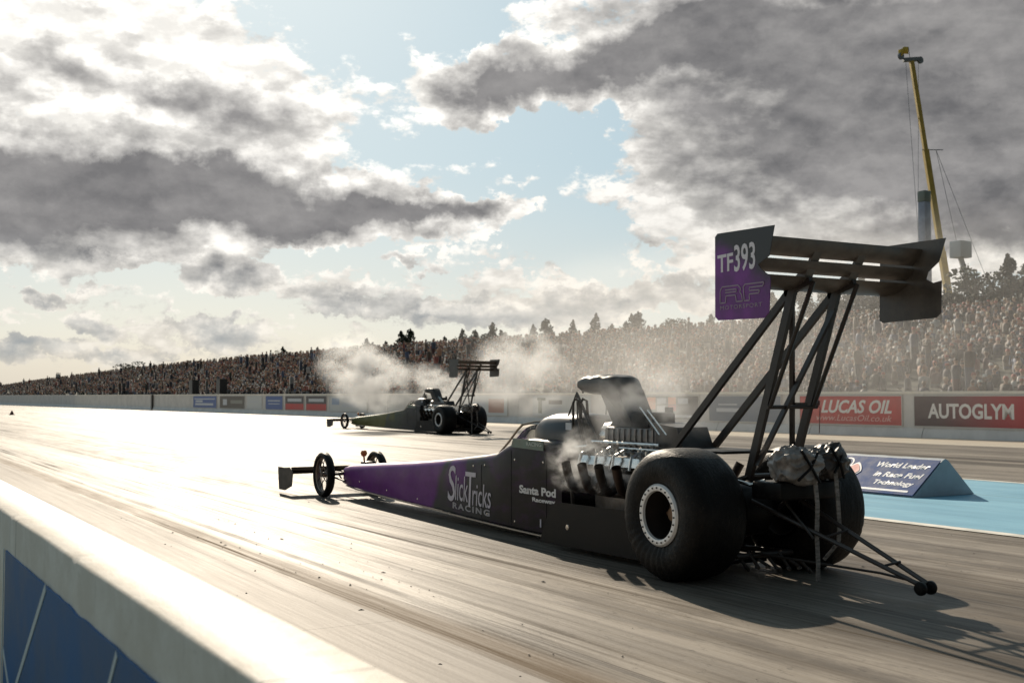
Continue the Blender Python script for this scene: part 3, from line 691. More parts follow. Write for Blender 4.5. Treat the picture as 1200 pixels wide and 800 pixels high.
    for x, z0, z1, w in ((1.96, 1.335, 1.425, .17), (1.90, 1.308, 1.448, .18), (1.83, 1.297, 1.462, .18), (1.775, 1.292, 1.448, .176), (1.72, 1.290, 1.464, .178), (1.64, 1.28, 1.464, .172), (1.60, 1.26, 1.448, .168), (1.55, 1.235, 1.460, .165), (1.47, 1.17, 1.44, .15), (1.41, 1.10, 1.37, .14), (1.36, 1.04, 1.25, .135), (1.31, 1.03, 1.10, .13)):
        sr.append([(x - (0 if i_ == 0 else 0), w*math.copysign(abs(math.cos(q))**.5, math.cos(q)), (z0+z1)/2+(z1-z0)/2*math.copysign(abs(math.sin(q))**.5, math.sin(q))) for i_, q in enumerate(np.linspace(0, 2*PI, 25)[:-1])])
    # down-leg
    scp = MB().loft(sr)
    leg = [[(x+dx, w*sy, z) for dx, sy in ((-.0, -1), (dl, -1), (dl, 1), (0, 1))] for x, z, w, dl in ((1.41, 1.34, .13, .28), (1.31, 1.18, .13, .26), (1.20, 1.05, .13, .28), (1.08, 1.032, .13, .40))]
    scp.loft(leg)
    scoop = B(scp, 'air_scoop', mat('scoop black', (.026, .024, .023), .45, var=.2, vs=8))
    B(MB().box(1.962, 1.966, -.145, .145, 1.35, 1.41), 'scoop_mouth', M_hole, scoop)
    hl = MB()
    for a, b in ((2.04, 1.90), (1.74, 1.63), (1.53, 1.43)):
        pass
    br = MB()
    for sg in (1, -1):
        br.tube([(1.98, sg*.16, 1.31), (1.72, sg*.20, 1.02)], .009, 6); br.tube([(1.98, sg*.16, 1.31), (2.06, sg*.20, 1.10)], .008, 6)
        br.tube([(1.98, sg*.16, 1.31), (1.90, sg*.2, .95)], .008, 6); br.tube([(1.98, sg*.16, 1.31), (1.60, sg*.2, .92)], .010, 6)
    br.tube([(1.93, .05, 1.33), (2.00, .06, 1.35), (2.04, .06, 1.31)], .010, 6)
    B(br, 'scoop_brace', M_tube, scoop)
    for dy, x_ in ((.23, 1.93), (.19, 1.87)):
        hs = MB(); hs.tube([(x_, dy, .95), (x_, dy, 1.22), (x_-.03, dy, 1.255), (x_-.06, dy-.02, 1.24), (x_-.06, dy-.04, 1.0)], .012, 8)
        B(hs, 'vent_pipe', M_blk)
    # zoomie headers, four a side, sweeping out and up
    for sg in (1, -1):
        for k in range(4):
            x_ = 1.62-k*.235
            B(MB().tube([(x_, sg*.28, .60), (x_-.02, sg*.36, .54), (x_-.06, sg*.44, .52), (x_-.10, sg*.515, .56), (x_-.14, sg*.575, .66), (x_-.165, sg*.61, .74)], [.036, .036, .036, .036, .037, .038], 12, caps=False), 'exhaust_pipe', M_brn if k % 2 else M_tube)
    # bits behind the blower: oil tank, clutch can, linkage
    B(MB().box(.98, 1.22, -.14, .14, .90, 1.15, bev=.02).box(1.04, 1.10, -.16, -.12, 1.14, 1.19), 'fuel_tank', M_blk)
    tk = MB().prism([(.98, .86), (.52, .88), (.60, 1.04), (.92, 1.07)], lambda u, v, s_: (u, (-.15, .15)[s_], v)); B(tk, 'puke_tank', M_tube)
    B(MB().lathe([(0, .14), (.20, .14), (.22, .2), (.22, .5), (.17, .66), (0, .66)], c=(0, 0, .42), axis='x', n=28), 'clutch_can', M_dal)
    ln = MB(); ln.tube([(1.2, .26, .865), (.15, .25, .86)], .008, 6); ln.tube([(1.0, .2, 1.19), (.72, .22, .98)], .007, 6); ln.tube([(.93, .18, 1.17), (.66, .2, .98)], .007, 6)
    ln.tube([(1.7, .24, .86), (1.9, .25, .84)], .012, 6); B(ln, 'linkage_rod', M_sil)
    B(MB().box(-.05, .50, -.24, .24, .865, .885, bev=.006), 'deck_plate', M_blk)
    # --- rear axle and slicks
    B(MB().lathe([(0, -.52), (.06, -.52), (.075, -.2), (.17, -.12), (.19, 0), (.17, .12), (.075, .2), (.06, .52), (0, .52)], c=(0, 0, .457), axis='y', n=24), 'rear_axle', M_blk)
    for sg in (1, -1):
        yo, yi = .785, .335
        wh = MB().lathe([(.205, yo-.02), (.178, yo-.035), (.165, yo-.10), (.163, yi+.06), (.20, yi)], axis='y', n=48)
        wh.lathe([(.163, yo-.22), (.12, yo-.235), (.085, yo-.20), (.05, yo-.17), (0, yo-.165)], axis='y', n=48)
        wheel = B(MB().add([(v[0], sg*v[1], v[2]+.457) for v in wh.v], wh.f), 'rear_wheel', mat('wheel dark', (.06, .052, .048), .35, .5))
        # slick: flat tread, rounded shoulders, bulging wrinkled sidewalls, flattened on the ground
        pr = []
        for y_, r_ in ((yo-.022, .208), (yo-.004, .235), (yo+.016, .285), (yo+.018, .335), (yo+.004, .385), (yo-.022, .425), (yo-.055, .447), (yo-.10, .456), (yo-.17, .459), (yo-.225, .460), (yi+.17, .459), (yi+.10, .456), (yi+.055, .447), (yi+.022, .425), (yi-.004, .385), (yi-.018, .335), (yi-.014, .285), (yi+.004, .235), (yi+.022, .208)):
            pr.append((r_, y_))
        ty = MB().lathe(pr, axis='y', n=96)
        vv = []
        for (x, y, z) in ty.v:
            r = math.hypot(x, z); q = math.atan2(z, x)
            if r < .44 and r > .22 and z < .05: y += .006*math.sin(q*34)*min(1, (.05-z)/.3)*(1 if y > .56 else -1)
            zz = z+.457
            if zz < .012: zz = .003 + (zz-.0)*.02 if zz > 0 else .003
            vv.append((x*1.0 - .0, sg*y, zz))
        B(MB().add(vv, ty.f), 'tyre', M_tyre, wheel, angle=60)
        bl = MB().lathe([(.165, yo-.014), (.170, yo+.004), (.187, yo+.008), (.204, yo+.006), (.217, yo-.008), (.214, yo-.018)], axis='y', n=96)
        B(MB().add([(v[0], sg*v[1], v[2]+.457) for v in bl.v], bl.f), 'bead_lock', M_ring, wheel)
        bt = MB()
        for k in range(24):
            q = 2*PI*k/24; bt.lathe([(0, .013), (.0065, .013), (.0075, 0)], c=(.189*math.cos(q), yo, .189*math.sin(q)), axis='y', n=6)
        B(MB().add([(v[0], sg*v[1], v[2]+.457) for v in bt.v], bt.f), 'bolt_circle', M_hole, wheel)
        nb_ = MB().lathe([(0, yo-.12), (.045, yo-.12), (.055, yo-.14), (.06, yo-.20)], axis='y', n=24)
        for k in range(5):
            q = 2*PI*k/5; nb_.lathe([(0, yo-.15), (.014, yo-.15), (.016, yo-.2)], c=(.085*math.cos(q), 0, .085*math.sin(q)), axis='y', n=8)
        B(MB().add([(v[0], sg*v[1], v[2]+.457) for v in nb_.v], nb_.f), 'hub', mat('hub bronze', (.22, .15, .10), .35, .7), wheel)
    # --- front axle, wheels, front wing
    fa = MB().tube([(7.62, -.37, .285), (7.62, .29, .285)], .018, 10)
    for sg in (1, -1):
        fa.tube([(7.62, sg*.17, .285), (7.35, sg*.10, .33)], .012, 8); fa.tube([(7.62, sg*.20, .25), (7.30, sg*.11, .20)], .012, 8)
        fa.tube([(7.62, sg*.12, .285), (7.50, sg*.10, .19), (7.3, sg*.1, .19)], .010, 8)
    B(fa, 'front_axle', M_tube)
    for sg in (1, -1):
        fw_ = MB(); c = (7.62, 0, .285); y_ = .32 if sg > 0 else -.40
        rim = MB().lathe([(.222, -.032), (.206, -.024), (.202, 0), (.206, .024), (.222, .032), (.214, 0)], axis='y', n=48, closed=True)
        rim.lathe([(0, .04), (.028, .04), (.034, .02), (.034, -.02), (.028, -.04), (0, -.04)], axis='y', n=18)
        for k in range(12):
            q = 2*PI*k/12; rim.tube([(.03*math.cos(q), (.03 if k % 2 else -.03), .03*math.sin(q)), (.206*math.cos(q+.12), 0, .206*math.sin(q+.12))], .006, 6)
        wh = B(MB().add([(v[0]+7.62, v[1]+y_, v[2]+.285) for v in rim.v], rim.f), 'front_wheel', mat('spoke alloy', (.20, .17, .15), .35, .7))
        tt = MB().lathe([(.218, -.030), (.232, -.046), (.262, -.050), (.280, -.032), (.285, 0), (.280, .032), (.262, .050), (.232, .046), (.218, .030)], axis='y', n=56)
        B(MB().add([(v[0]+7.62, v[1]+y_, max(v[2]+.285, .002)) for v in tt.v], tt.f), 'tyre', M_tyre, wh, angle=60)
    prof = [(8.44, .262), (8.43, .275), (8.34, .295), (8.22, .325), (8.10, .362), (8.10, .352), (8.22, .305), (8.34, .265), (8.42, .255)]
    B(MB().prism(prof, lambda u, v, s_: (u, (-.58, .58)[s_], v)), 'front_wing', M_fw)
    B(MB().tube([(8.26, -.58, .285), (8.26, .58, .285)], .024, 10), 'wing_spar', M_fw)
    B(MB().lathe([(0, .045), (.03, .036), (.045, 0), (.03, -.036), (0, -.045)], c=(7.56, -.20, .545), axis='z', n=18).tube([(7.56, -.2, .51), (7.6, -.24, .30)], .012, 8), 'marker_ball', M_org)
    B(MB().box(7.50, 7.68, -.36, -.20, .36, .44, bev=.02), 'axle_pod', M_blk)
    for sg in (1, -1):
        fm = MB(); fm.tube([(8.22, sg*.07, .29), (7.9, sg*.08, .29), (7.40, sg*.08, .30)], .016, 8)
        B(fm, 'nose_tube', M_tube)
    for sg in (1, -1):
        B(MB().prism([(8.60, .345), (8.55, .05), (8.32, .05), (8.06, .12), (8.02, .30), (8.12, .36), (8.34, .345)], lambda u, v, s_: (u, sg*(.585+.01*s_), v)), 'wing_tip', M_fw)
    # --- rear wing on its struts
    def foil(p0, p1, th, camber, y0, y1, nm, m=M_cf):
        p0, p1 = Vector((p0[0], p0[1])), Vector((p1[0], p1[1])); d = p1-p0; L = d.length; d.normalize(); nrm = Vector((-d.y, d.x))
        if nrm.y < 0: nrm = -nrm
        up, lo = [], []
        for k in range(9):
            s_ = k/8; t_ = th*(math.sin(PI*min(1, s_*.9+.05))**.6) * (1 if 0 < k < 8 else .3); c_ = -camber*math.sin(PI*s_)
            q = p0 + d*(L*s_) + nrm*c_; up.append(q+nrm*t_/2); lo.append(q-nrm*t_/2)
        poly = [(v.x, v.y) for v in up+lo[::-1]]
        return B(MB().prism(poly, lambda u, v, s_: (u, (y0, y1)[s_], v)), nm, m, angle=50)
    foil((-.60, 2.0), (-.885, 2.062), .028, .022, -.728, .728, 'main_plane')
    foil((-.845, 2.084), (-.945, 2.160), .014, .008, -.728, .728, 'wing_flap')
    foil((-.915, 2.182), (-1.01, 2.290), .014, .010, -.728, .728, 'wing_flap')
    for y_ in (-.2, .2):
        B(MB().prism([(-.70, 2.02), (-.86, 2.035), (-1.0, 2.27), (-.96, 2.24), (-.90, 2.15), (-.80, 2.08)], lambda u, v, s_: (u, y_+(-.035, .035)[s_] , v)), 'slot_bracket', M_cf)
    for sg in (1, -1):
        poly = [(-.60, 2.345), (-.575, 2.325), (-.57, 1.80), (-.60, 1.775), (-1.04, 1.765), (-1.085, 1.80), (-1.10, 2.02), (-1.02, 2.07), (-.99, 2.105), (-1.09, 2.15), (-1.14, 2.335)] if sg > 0 else \
               [(-.66, 2.345), (-.635, 2.325), (-.62, 1.82), (-.65, 1.80), (-1.12, 1.81), (-1.16, 1.84), (-1.17, 2.06), (-1.10, 2.05), (-1.04, 2.08), (-1.06, 2.13), (-1.15, 2.19), (-1.21, 2.345)]
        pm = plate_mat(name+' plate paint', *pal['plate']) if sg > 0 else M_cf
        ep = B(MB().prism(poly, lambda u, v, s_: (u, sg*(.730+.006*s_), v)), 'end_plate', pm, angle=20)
        if sg < 0: ep['label'] = 'plain dark end plate seen from its inner side'
        if sg > 0 and first:
            ep['label'] = 'purple end plate with race number and outlined logo'
            ML = mat('plate white print', (.78, .74, .80), .4); MO = mat('plate grey outline', (.34, .27, .34), .4)
            lettering('TF', K((-.60, .736, 2.085)), (0, -1, 0), (0, 0, 1), .155, .115, ML, ep, bold=.02, rise=.005)
            lettering('393', K((-.765, .736, 2.075)), (0, -1, 0), (0, 0, 1), .20, .175, ML, ep, bold=.015, rise=.005)
            # outlined RF mark
            def line(pts, w=.007, m=MO, nm='outline_mark'):
                lb = MB()
                for a_, b2 in zip(pts[:-1], pts[1:]): lb.bar((a_[0], .7375, a_[1]), (b2[0], .7375, b2[1]), .003, w, side=(0, 1, 0))
                B(lb, nm, m, ep)
            def Q(u, v): return (-.625-.42*u, 1.885+.105*v)
            line([Q(0, 0), Q(0, .75), Q(.05, 1), Q(.42, 1), Q(.48, .8), Q(.46, .55), Q(.5, .4), Q(.52, 0), Q(.38, 0), Q(.36, .42), Q(.14, .42), Q(.13, 0), Q(0, 0)])
            line([Q(.12, .62), Q(.38, .62), Q(.38, .78), Q(.12, .78)])
            line([Q(.56, 0), Q(.54, .85), Q(.58, 1), Q(1, 1), Q(.97, .78), Q(.68, .78), Q(.67, .6), Q(.9, .56), Q(.88, .38), Q(.67, .38), Q(.68, 0), Q(.56, 0)])
            lettering('MOTORSPORT', K((-.625, .736, 1.84)), (0, -1, 0), (0, 0, 1), .40, .026, MO, ep, bold=.0, spacing=1.15)
    st = []
    fl = dict(side=(1, 0, 0))
    for sg in (1, -1):
        B(MB().bar((.61, sg*.2, .86), (-.70, sg*.2, 1.98), .052, .03, **fl), 'wing_strut', M_tube)
        B(MB().bar((-.27, sg*.2, .70), (-.735, sg*.2, 2.0), .062, .032, **fl), 'wing_strut', M_tube)
        B(MB().tube([(-.50, sg*.2, 1.21), (-.92, sg*.2, 2.03)], .016, 8), 'wing_brace', M_tube)
        B(MB().bar((-.66, sg*.2, 1.97), (-.90, sg*.2, 2.035), .05, .03, side=(0, 0, 1)), 'strut_head', M_tube)
    B(MB().bar((-.36, .2, .80), (-.71, -.2, 1.88), .042, .02, **fl), 'wing_brace', M_tube)
    B(MB().bar((-.28, -.2, .80), (-.72, .2, 1.93), .036, .02, **fl), 'wing_brace', M_tube)
    cbm = MB().tube([(-.49, .22, 1.205), (-.49, -.24, 1.205)], .014, 8); cbm.box(-.50, -.46, -.14, -.05, 1.21, 1.235)
    B(cbm, 'cross_bar', M_tube)
    lv = MB().tube([(-.50, -.2, 1.24), (-.52, -.24, 1.20), (-.50, -.25, 1.02)], .003, 6); lv.box(-.515, -.485, -.245, -.215, 1.215, 1.25)
    B(lv, 'release_cable', mat('red cable', (.10, .03, .025), .5))
    # --- parachute packs, straps, wheelie bar
    def pack(c, r, seed, rot, mt):
        bm = bmesh.new(); bmesh.ops.create_icosphere(bm, subdivisions=5, radius=1)
        for v in bm.verts:
            p = v.co.copy()
            w_ = Vector((noise.noise(p*1.3+Vector((seed, 0, 0))), noise.noise(p*1.3+Vector((0, seed, 0))), noise.noise(p*1.3+Vector((0, 0, seed)))))*.9
            q = p + w_ + Vector((seed, 0, 0))
            f1 = 1-2*abs(noise.noise(Vector((q.x*.9, q.y*.8, q.z*1.5)))); f2 = 1-2*abs(noise.noise(Vector((q.x*2.0, q.y*1.5, q.z*3.0))+Vector((5, 5, 5)))); f3 = 1-2*abs(noise.noise(q*8))
            f = .90 + .20*max(f1, -.2)**3*(1 if f1 > 0 else -1) + .05*f2*abs(f2) + .01*f3 + .10*noise.noise(p*1.1+Vector((seed, 2, 2)))
            k = max(abs(p.x), abs(p.y), abs(p.z)); p = p/(k**.45)*f
            if p.z < 0: p.x *= 1-.10*abs(p.z); p.y *= 1-.12*abs(p.z)
            v.co = Vector((p.x*r[0], p.y*r[1], p.z*r[2]))
        rm = Matrix.Rotation(rot, 3, 'X')
        for v in bm.verts: v.co = rm @ v.co + Vector(c)
        bm.verts.index_update(); mb = MB().add([v.co[:] for v in bm.verts], [[v.index for v in f.verts] for f in bm.faces]); bm.free()
        return B(mb, 'parachute_pack', mt, angle=75)
    p1 = pack((-.62, .10, .80), (.14, .165, .13), 3.1, .22, mat('silver nylon', (.27, .255, .245), .42, .3, var=.45, vs=9, bump=.5, bs=22)); p2 = pack((-.60, -.22, .82), (.13, .135, .115), 8.4, -.45, mat('dark nylon', (.085, .075, .07), .45, .2, var=.45, vs=9, bump=.5, bs=22))
    p2['label'] = 'darker crumpled parachute pack'
    for a_, pts in ((p1, [(-.75, .16, .92), (-.77, .10, .82), (-.755, .00, .70)]), (p1, [(-.74, .0, .90), (-.775, .10, .80), (-.76, .2, .72)]), (p2, [(-.70, -.16, .93), (-.745, -.20, .82), (-.72, -.26, .72)]), (p2, [(-.66, -.30, .92), (-.72, -.24, .86), (-.73, -.16, .76)])):
        B(MB().tube(pts, .010, 6), 'tie_strap', M_blk, a_)
    ct = MB().box(-.66, -.36, -.30, .26, .58, .70, bev=.02); B(ct, 'pack_tray', M_blk)
    M_web = mat('grey webbing', (.24, .22, .205), .8, var=.45, vs=60, stretch=(.3, .3, 1))
    for pts in ([(-.72, .01, .72), (-.735, .005, .55), (-.72, .0, .35), (-.73, .0, .15), (-.72, -.005, .04)], [(-.70, -.20, .76), (-.71, -.21, .55), (-.70, -.23, .40), (-.68, -.24, .28), (-.62, -.16, .16)]):
        sb = MB()
        for a_, b2 in zip(pts[:-1], pts[1:]): sb.bar(a_, b2, .034, .007, side=(0, 1, 0))
        B(sb, 'parachute_strap', M_web)
    wb = MB()
    for sg, y0 in ((1, .13), (-1, -.03)):
        pass
    B(MB().tube([(-.22, .13, .545), (-1.45, -.15, .105)], .016, 8), 'wheelie_bar', mat('bar tube', (.07, .06, .055), .3, .4))
    B(MB().tube([(-.26, -.14, .62), (-1.46, -.21, .11)], .016, 8), 'wheelie_bar', mat('bar tube', (.07, .06, .055), .3, .4))
    x_ = MB(); x_.tube([(-.80, -.005, .345), (-.84, -.18, .385)], .009, 6); x_.tube([(-1.22, -.10, .20), (-1.25, -.205, .22)], .009, 6)
    x_.tube([(-.20, .12, .18), (-1.05, -.24, .12), (-1.48, -.22, .10)], .009, 6); x_.tube([(-.74, .05, .33), (-.45, .1, .62)], .009, 6)
    B(x_, 'bar_stay', M_tube)
    for yy in (-.135, -.225):
        B(MB().lathe([(0, -.020), (.03, -.022), (.038, -.018), (.043, -.01), (.043, .01), (.038, .018), (.03, .022), (0, .020)], c=(-1.47, yy, .085), axis='y', n=24), 'wheelie_wheel', M_blk)
    hb = MB().tube([(-.20, .30, .70), (-.36, .26, .67), (-.44, .2, .70)], .014, 8); B(hb, 'tow_hook', M_sil)
    lo = MB()
    for k in range(7):
        a_ = (-.15-k*.05, .20-k*.05, .16+.03*math.sin(k*2)); lo.tube([a_, (a_[0]-.07, a_[1]-.04, .06+.05*((k*37) % 3)/3), (a_[0]-.12, a_[1]+.03, .10)], .012, 6)
    B(lo, 'drain_hose', M_tube)
    if first:
        ML = mat('side white print', (.60, .56, .63), .45)
        def side(txt, xa, za, w, h, bold, sh=0, rise=0, m=ML, sp=1.0):
            ya = hw(xa)+.002; xb = xa-w; rt = Vector(K((xb, hw(xb)+.002, 0)))-Vector(K((xa, ya, 0)))
            lettering(txt, K((xa, ya, za)), rt, (0, 0, 1), w, h, m, body, bold=bold, shear=sh, rise=rise, spacing=sp)
        side('S', 4.20, .215, .19, .36, .005, .12, .005)
        side('lick', 4.02, .235, .30, .25, .0, .1, .0)
        side('T', 3.78, .195, .24, .34, .0, .1)
        side('ricks', 3.62, .215, .40, .22, .0, .1)
        side('RACING', 4.08, .150, .84, .062, .03, 0, -.012, m=mat('side grey print', (.38, .36, .38), .5), sp=1.3)
        side('Santa Pod', 2.66, .405, .62, .075, .04, 0, 0, m=mat('side plain white', (.74, .72, .72), .45))
        side('Raceway', 2.43, .335, .38, .050, .04, 0, 0, m=mat('side plain white', (.74, .72, .72), .45))
        B(MB().box(2.30, 2.28, hw(2.3), hw(2.3)+.004, .13, .20), 'sticker', ML, body)
    return T
CAR = (5.75, 6.60, .0005)
dragster('dragster', 'purple and black top fuel dragster with white SlickTricks lettering in the near lane', CAR, 0, 1.0,
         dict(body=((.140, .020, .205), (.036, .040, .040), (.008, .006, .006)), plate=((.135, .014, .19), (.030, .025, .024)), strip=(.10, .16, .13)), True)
dragster('dragster', 'smaller-looking dark dragster with a grey-green body wreathed in smoke in the far lane', (18.45, 35.6, .0005), R(4), 1.07,
         dict(body=((.10, .11, .03), (.06, .075, .06), (.05, .05, .055)), plate=((.04, .038, .035), (.04, .038, .035)), strip=(.30, .36, .34)), False)

# ------------------------------------------------------------------ crowd on the bank (a mass nobody could count)
def crowd():
    mats = []
    V = []; F = []; Cc = []
    sk = [(.55, .32, .22), (.42, .24, .16), (.62, .38, .27), (.20, .12, .08)]
    cloth = [(.02, .02, .025), (.03, .03, .04), (.05, .045, .045), (.04, .055, .09), (.07, .02, .02), (.10, .10, .11), (.03, .04, .03), (.28, .27, .26), (.26, .07, .05), (.36, .18, .10), (.08, .11, .19), (.50, .48, .45), (.07, .05, .035), (.20, .15, .11)]
    cw = np.array([13, 12, 10, 9, 7, 8, 6, 7, 5, 3.5, 6, 6, 8, 6.]); cw /= cw.sum()
    hat = [(.03, .02, .015), (.07, .04, .025), (.7, .7, .66), (.4, .08, .05), (.20, .13, .07), (.42, .30, .17)]
    def person(x, y, z, h, yaw, sit, lod):
        c1 = cloth[rng.choice(len(cloth), p=cw)]; c2 = cloth[rng.integers(0, 6)]; s_ = sk[rng.integers(0, 4)]; hc = hat[rng.integers(0, 6)]
        n = 6 if lod else 5; o = len(V); ca, sa = math.cos(yaw), math.sin(yaw); k = h/1.75*(.84 if sit else 1)
        def rg(cx, cy, cz, rx, ry, col):
            for i in range(n):
                q = 2*PI*i/n; dx, dy = cx+rx*math.cos(q), cy+ry*math.sin(q)
                V.append((x+(dx*ca-dy*sa)*k, y+(dx*sa+dy*ca)*k, z+cz*k)); Cc.append(col)
        lean = rng.normal(0, .03)
        if sit:
            R_ = [(0, .0, .0, .16, .24, c2), (.0, 0, .14, .17, .22, c2), (0, 0, .15, .17, .23, c1), (0, lean, .42, .16, .27, c1), (0, lean, .60, .12, .25, c1), (0, lean, .67, .05, .06, s_), (0, lean, .71, .06, .06, s_), (0, lean, .80, .115, .105, s_), (0, lean, .83, .12, .11, hc), (0, lean, .93, .07, .07, hc)]
        else:
            R_ = [(0, 0, 0, .09, .13, c2), (0, 0, .5, .11, .16, c2), (0, 0, .92, .13, .18, c2), (0, 0, .94, .13, .18, c1), (0, lean, 1.25, .13, .22, c1), (0, lean, 1.45, .10, .20, c1), (0, lean, 1.50, .05, .06, s_), (0, lean, 1.55, .06, .06, s_), (0, lean, 1.64, .095, .085, s_), (0, lean, 1.66, .10, .09, hc), (0, lean, 1.75, .06, .06, hc)]
        for r_ in R_: rg(*r_)
        for j in range(len(R_)-1):
            for i in range(n): F.append((o+j*n+i, o+j*n+(i+1) % n, o+(j+1)*n+(i+1) % n, o+(j+1)*n+i))
        F.append(tuple(o+(len(R_)-1)*n+i for i in range(n)))
        if lod and rng.random() < .5:      # an arm raised to a camera or folded, and thighs
            o = len(V); sh = .58 if sit else 1.42; e = rng.uniform(-.25, .30); sd_ = rng.choice([-1, 1])
            for (ax, ay, az_) in ((0, sd_*.2, sh), (-.14, sd_*.25, sh-.22), (-.30, sd_*.12, sh+e)):
                for i in range(4):
                    q = PI/2*i; dx, dy, dz = ax, ay+.04*math.cos(q), az_+.04*math.sin(q)
                    V.append((x+(dx*ca-dy*sa)*k, y+(dx*sa+dy*ca)*k, z+dz*k)); Cc.append(c1)
            for j in range(2):
                for i in range(4): F.append((o+j*4+i, o+j*4+(i+1) % 4, o+(j+1)*4+(i+1) % 4, o+(j+1)*4+i))
    y = 14.0
    while y < 420:
        dens = 1 if y < 130 else .75
        b = 5.2
        while b < 24.5:
            if rng.random() < .86*dens:
                yy = y+rng.normal(0, .22); bb = b+rng.normal(0, .22)
                if noise.noise((yy*.22, bb*.42, 5)) > -.42 and abs((yy+bb*.3) % 13.0 - 6) > .45:
                    sit = rng.random() < .975 or bb > 19
                    person(wx(yy)+bb, yy, bank_z(yy, bb)-.03, rng.uniform(1.5, 1.85), rng.normal(0, .9), sit, y < 90)
            b += .70
        y += .50 if y < 150 else (.8 if y < 230 else 1.4)
    print('people', len(V)//60)
    me = bpy.data.meshes.new('crowd'); me.from_pydata(V, [], F)
    at = me.color_attributes.new('Col', 'FLOAT_COLOR', 'POINT')
    at.data.foreach_set('color', np.array([(*c, 1) for c in Cc], dtype=np.float32).ravel())
    me.polygons.foreach_set('use_smooth', [True]*len(me.polygons))
    m, g, b = nodemat('spectators'); a = g.n('ShaderNodeAttribute', attribute_name='Col'); g.L.new(a.outputs['Color'], b.inputs['Base Color']); b.inputs['Roughness'].default_value = .75
    b.inputs['Sheen Weight'].default_value = .25
    me.materials.append(m); o = bpy.data.objects.new('crowd', me); C.objects.link(o)
    tag(o, 'dense crowd of spectators sitting and standing on the grass bank behind the far wall', 'crowd', kind='stuff')
    print('crowd verts', len(V))
crowd()
def weeds():
    mb = MB(); rd = random.Random(3)
    for i in range(15000):
        y = rd.uniform(14, 75) if i < 12000 else rd.uniform(75, 160); b = rd.uniform(.6, 5.6) if i % 3 else rd.uniform(5, 24)
        if noise.noise((y*.35, b*.5, 2)) < -.12: continue
        z = bank_z(y, b); hgt = rd.uniform(.1, .55)*(1 if b < 5.6 else 1.3); s = rd.uniform(.03, .09)
        p = Vector((wx(y)+b, y, z+rd.uniform(.0, hgt)))
        a = Vector((rd.gauss(0, 1), rd.gauss(0, 1), rd.gauss(0, 1))).normalized(); c = a.cross(Vector((rd.gauss(0, 1), rd.gauss(0, 1), rd.gauss(0, 1)))).normalized()
        mb.add([p-a*s-c*s*.5, p+a*s-c*s*.5, p+a*s+c*s*.5, p-a*s+c*s*.5], [(0, 1, 2, 3)])
    tag(mb.build('undergrowth', mat('weed green', (.035, .045, .02), .85, var=.4, vs=2), recalc=False), 'low dark weeds and bushes on the bank between the wall and the crowd', 'undergrowth', kind='stuff')
weeds()

# ------------------------------------------------------------------ trees along the crest
def leaf_mb(kind, seed):
    rd = random.Random(seed); mb = MB(); H = 1.0
    n = 1500 if kind != 'bush' else 1100
    lobes = []
    if kind == 'pine':
        for k in range(26):
            z = .18+.80*k/25; r = (.30*(1-z)**.75+.03)*rd.uniform(.6, 1.15); q = rd.uniform(0, 2*PI); lobes.append((r*.6*math.cos(q), r*.6*math.sin(q), z, r*.8, .07))
    else:
        for k in range(22):
            q = rd.uniform(0, 2*PI); z = rd.uniform(.28, .92); r = .34*math.sqrt(max(.05, 1-((z-.58)/.42)**2))*rd.uniform(.3, 1); lobes.append((r*math.cos(q), r*math.sin(q), z, rd.uniform(.10, .17), rd.uniform(.07, .12)))
    for i in range(n):
        cx, cy, cz, rr, rz_ = lobes[i % len(lobes)]
        d = Vector((rd.gauss(0, 1), rd.gauss(0, 1), rd.gauss(0, 1))).normalized()*rd.uniform(.5, 1)**.5
        p = Vector((cx+d.x*rr, cy+d.y*rr, cz+d.z*rz_)); s = rd.uniform(.012, .028)
        a = Vector((rd.gauss(0, 1), rd.gauss(0, 1), rd.gauss(0, 1))).normalized(); b = a.cross(Vector((rd.gauss(0, 1), rd.gauss(0, 1), rd.gauss(0, 1)))).normalized()
        mb.add([p-a*s-b*s*.6, p+a*s-b*s*.6, p+a*s+b*s*.6, p-a*s+b*s*.6], [(0, 1, 2, 3)])
    tr = MB().tube([(0, 0, -.05), (.005, .005, .3), (-.01, .0, .6), (0, 0, .93)], [.026, .02, .013, .004], 8)
    for k in range(9):
        cx, cy, cz, rr, _ = lobes[(k*7) % len(lobes)]; tr.tube([(0, 0, cz-.12), (cx*.5, cy*.5, cz-.05), (cx, cy, cz)], [.010, .007, .003], 5, caps=False)
    return mb, tr
M_leaf = mat('foliage dark', (.040, .055, .022), .8, var=.45, vs=2.5); M_pine = mat('needles', (.030, .045, .022), .8, var=.4, vs=2.5); M_bark = mat('bark', (.07, .05, .035), .9, var=.3, vs=9)
protos = []
for i, kd in enumerate(('pine', 'bush', 'pine', 'bush', 'pine', 'bush')):
    t = thing('pine_tree' if kd == 'pine' else 'broadleaf_tree', 'x', 'tree', (0, 0, 0)); l, tr = leaf_mb(kd, 11+i)
    l.build('crown', M_pine if kd == 'pine' else M_leaf, t, recalc=False); tr.build('trunk', M_bark, t); protos.append((kd, t))
used = set(); y = 20.0; rd = random.Random(5); idx = 0
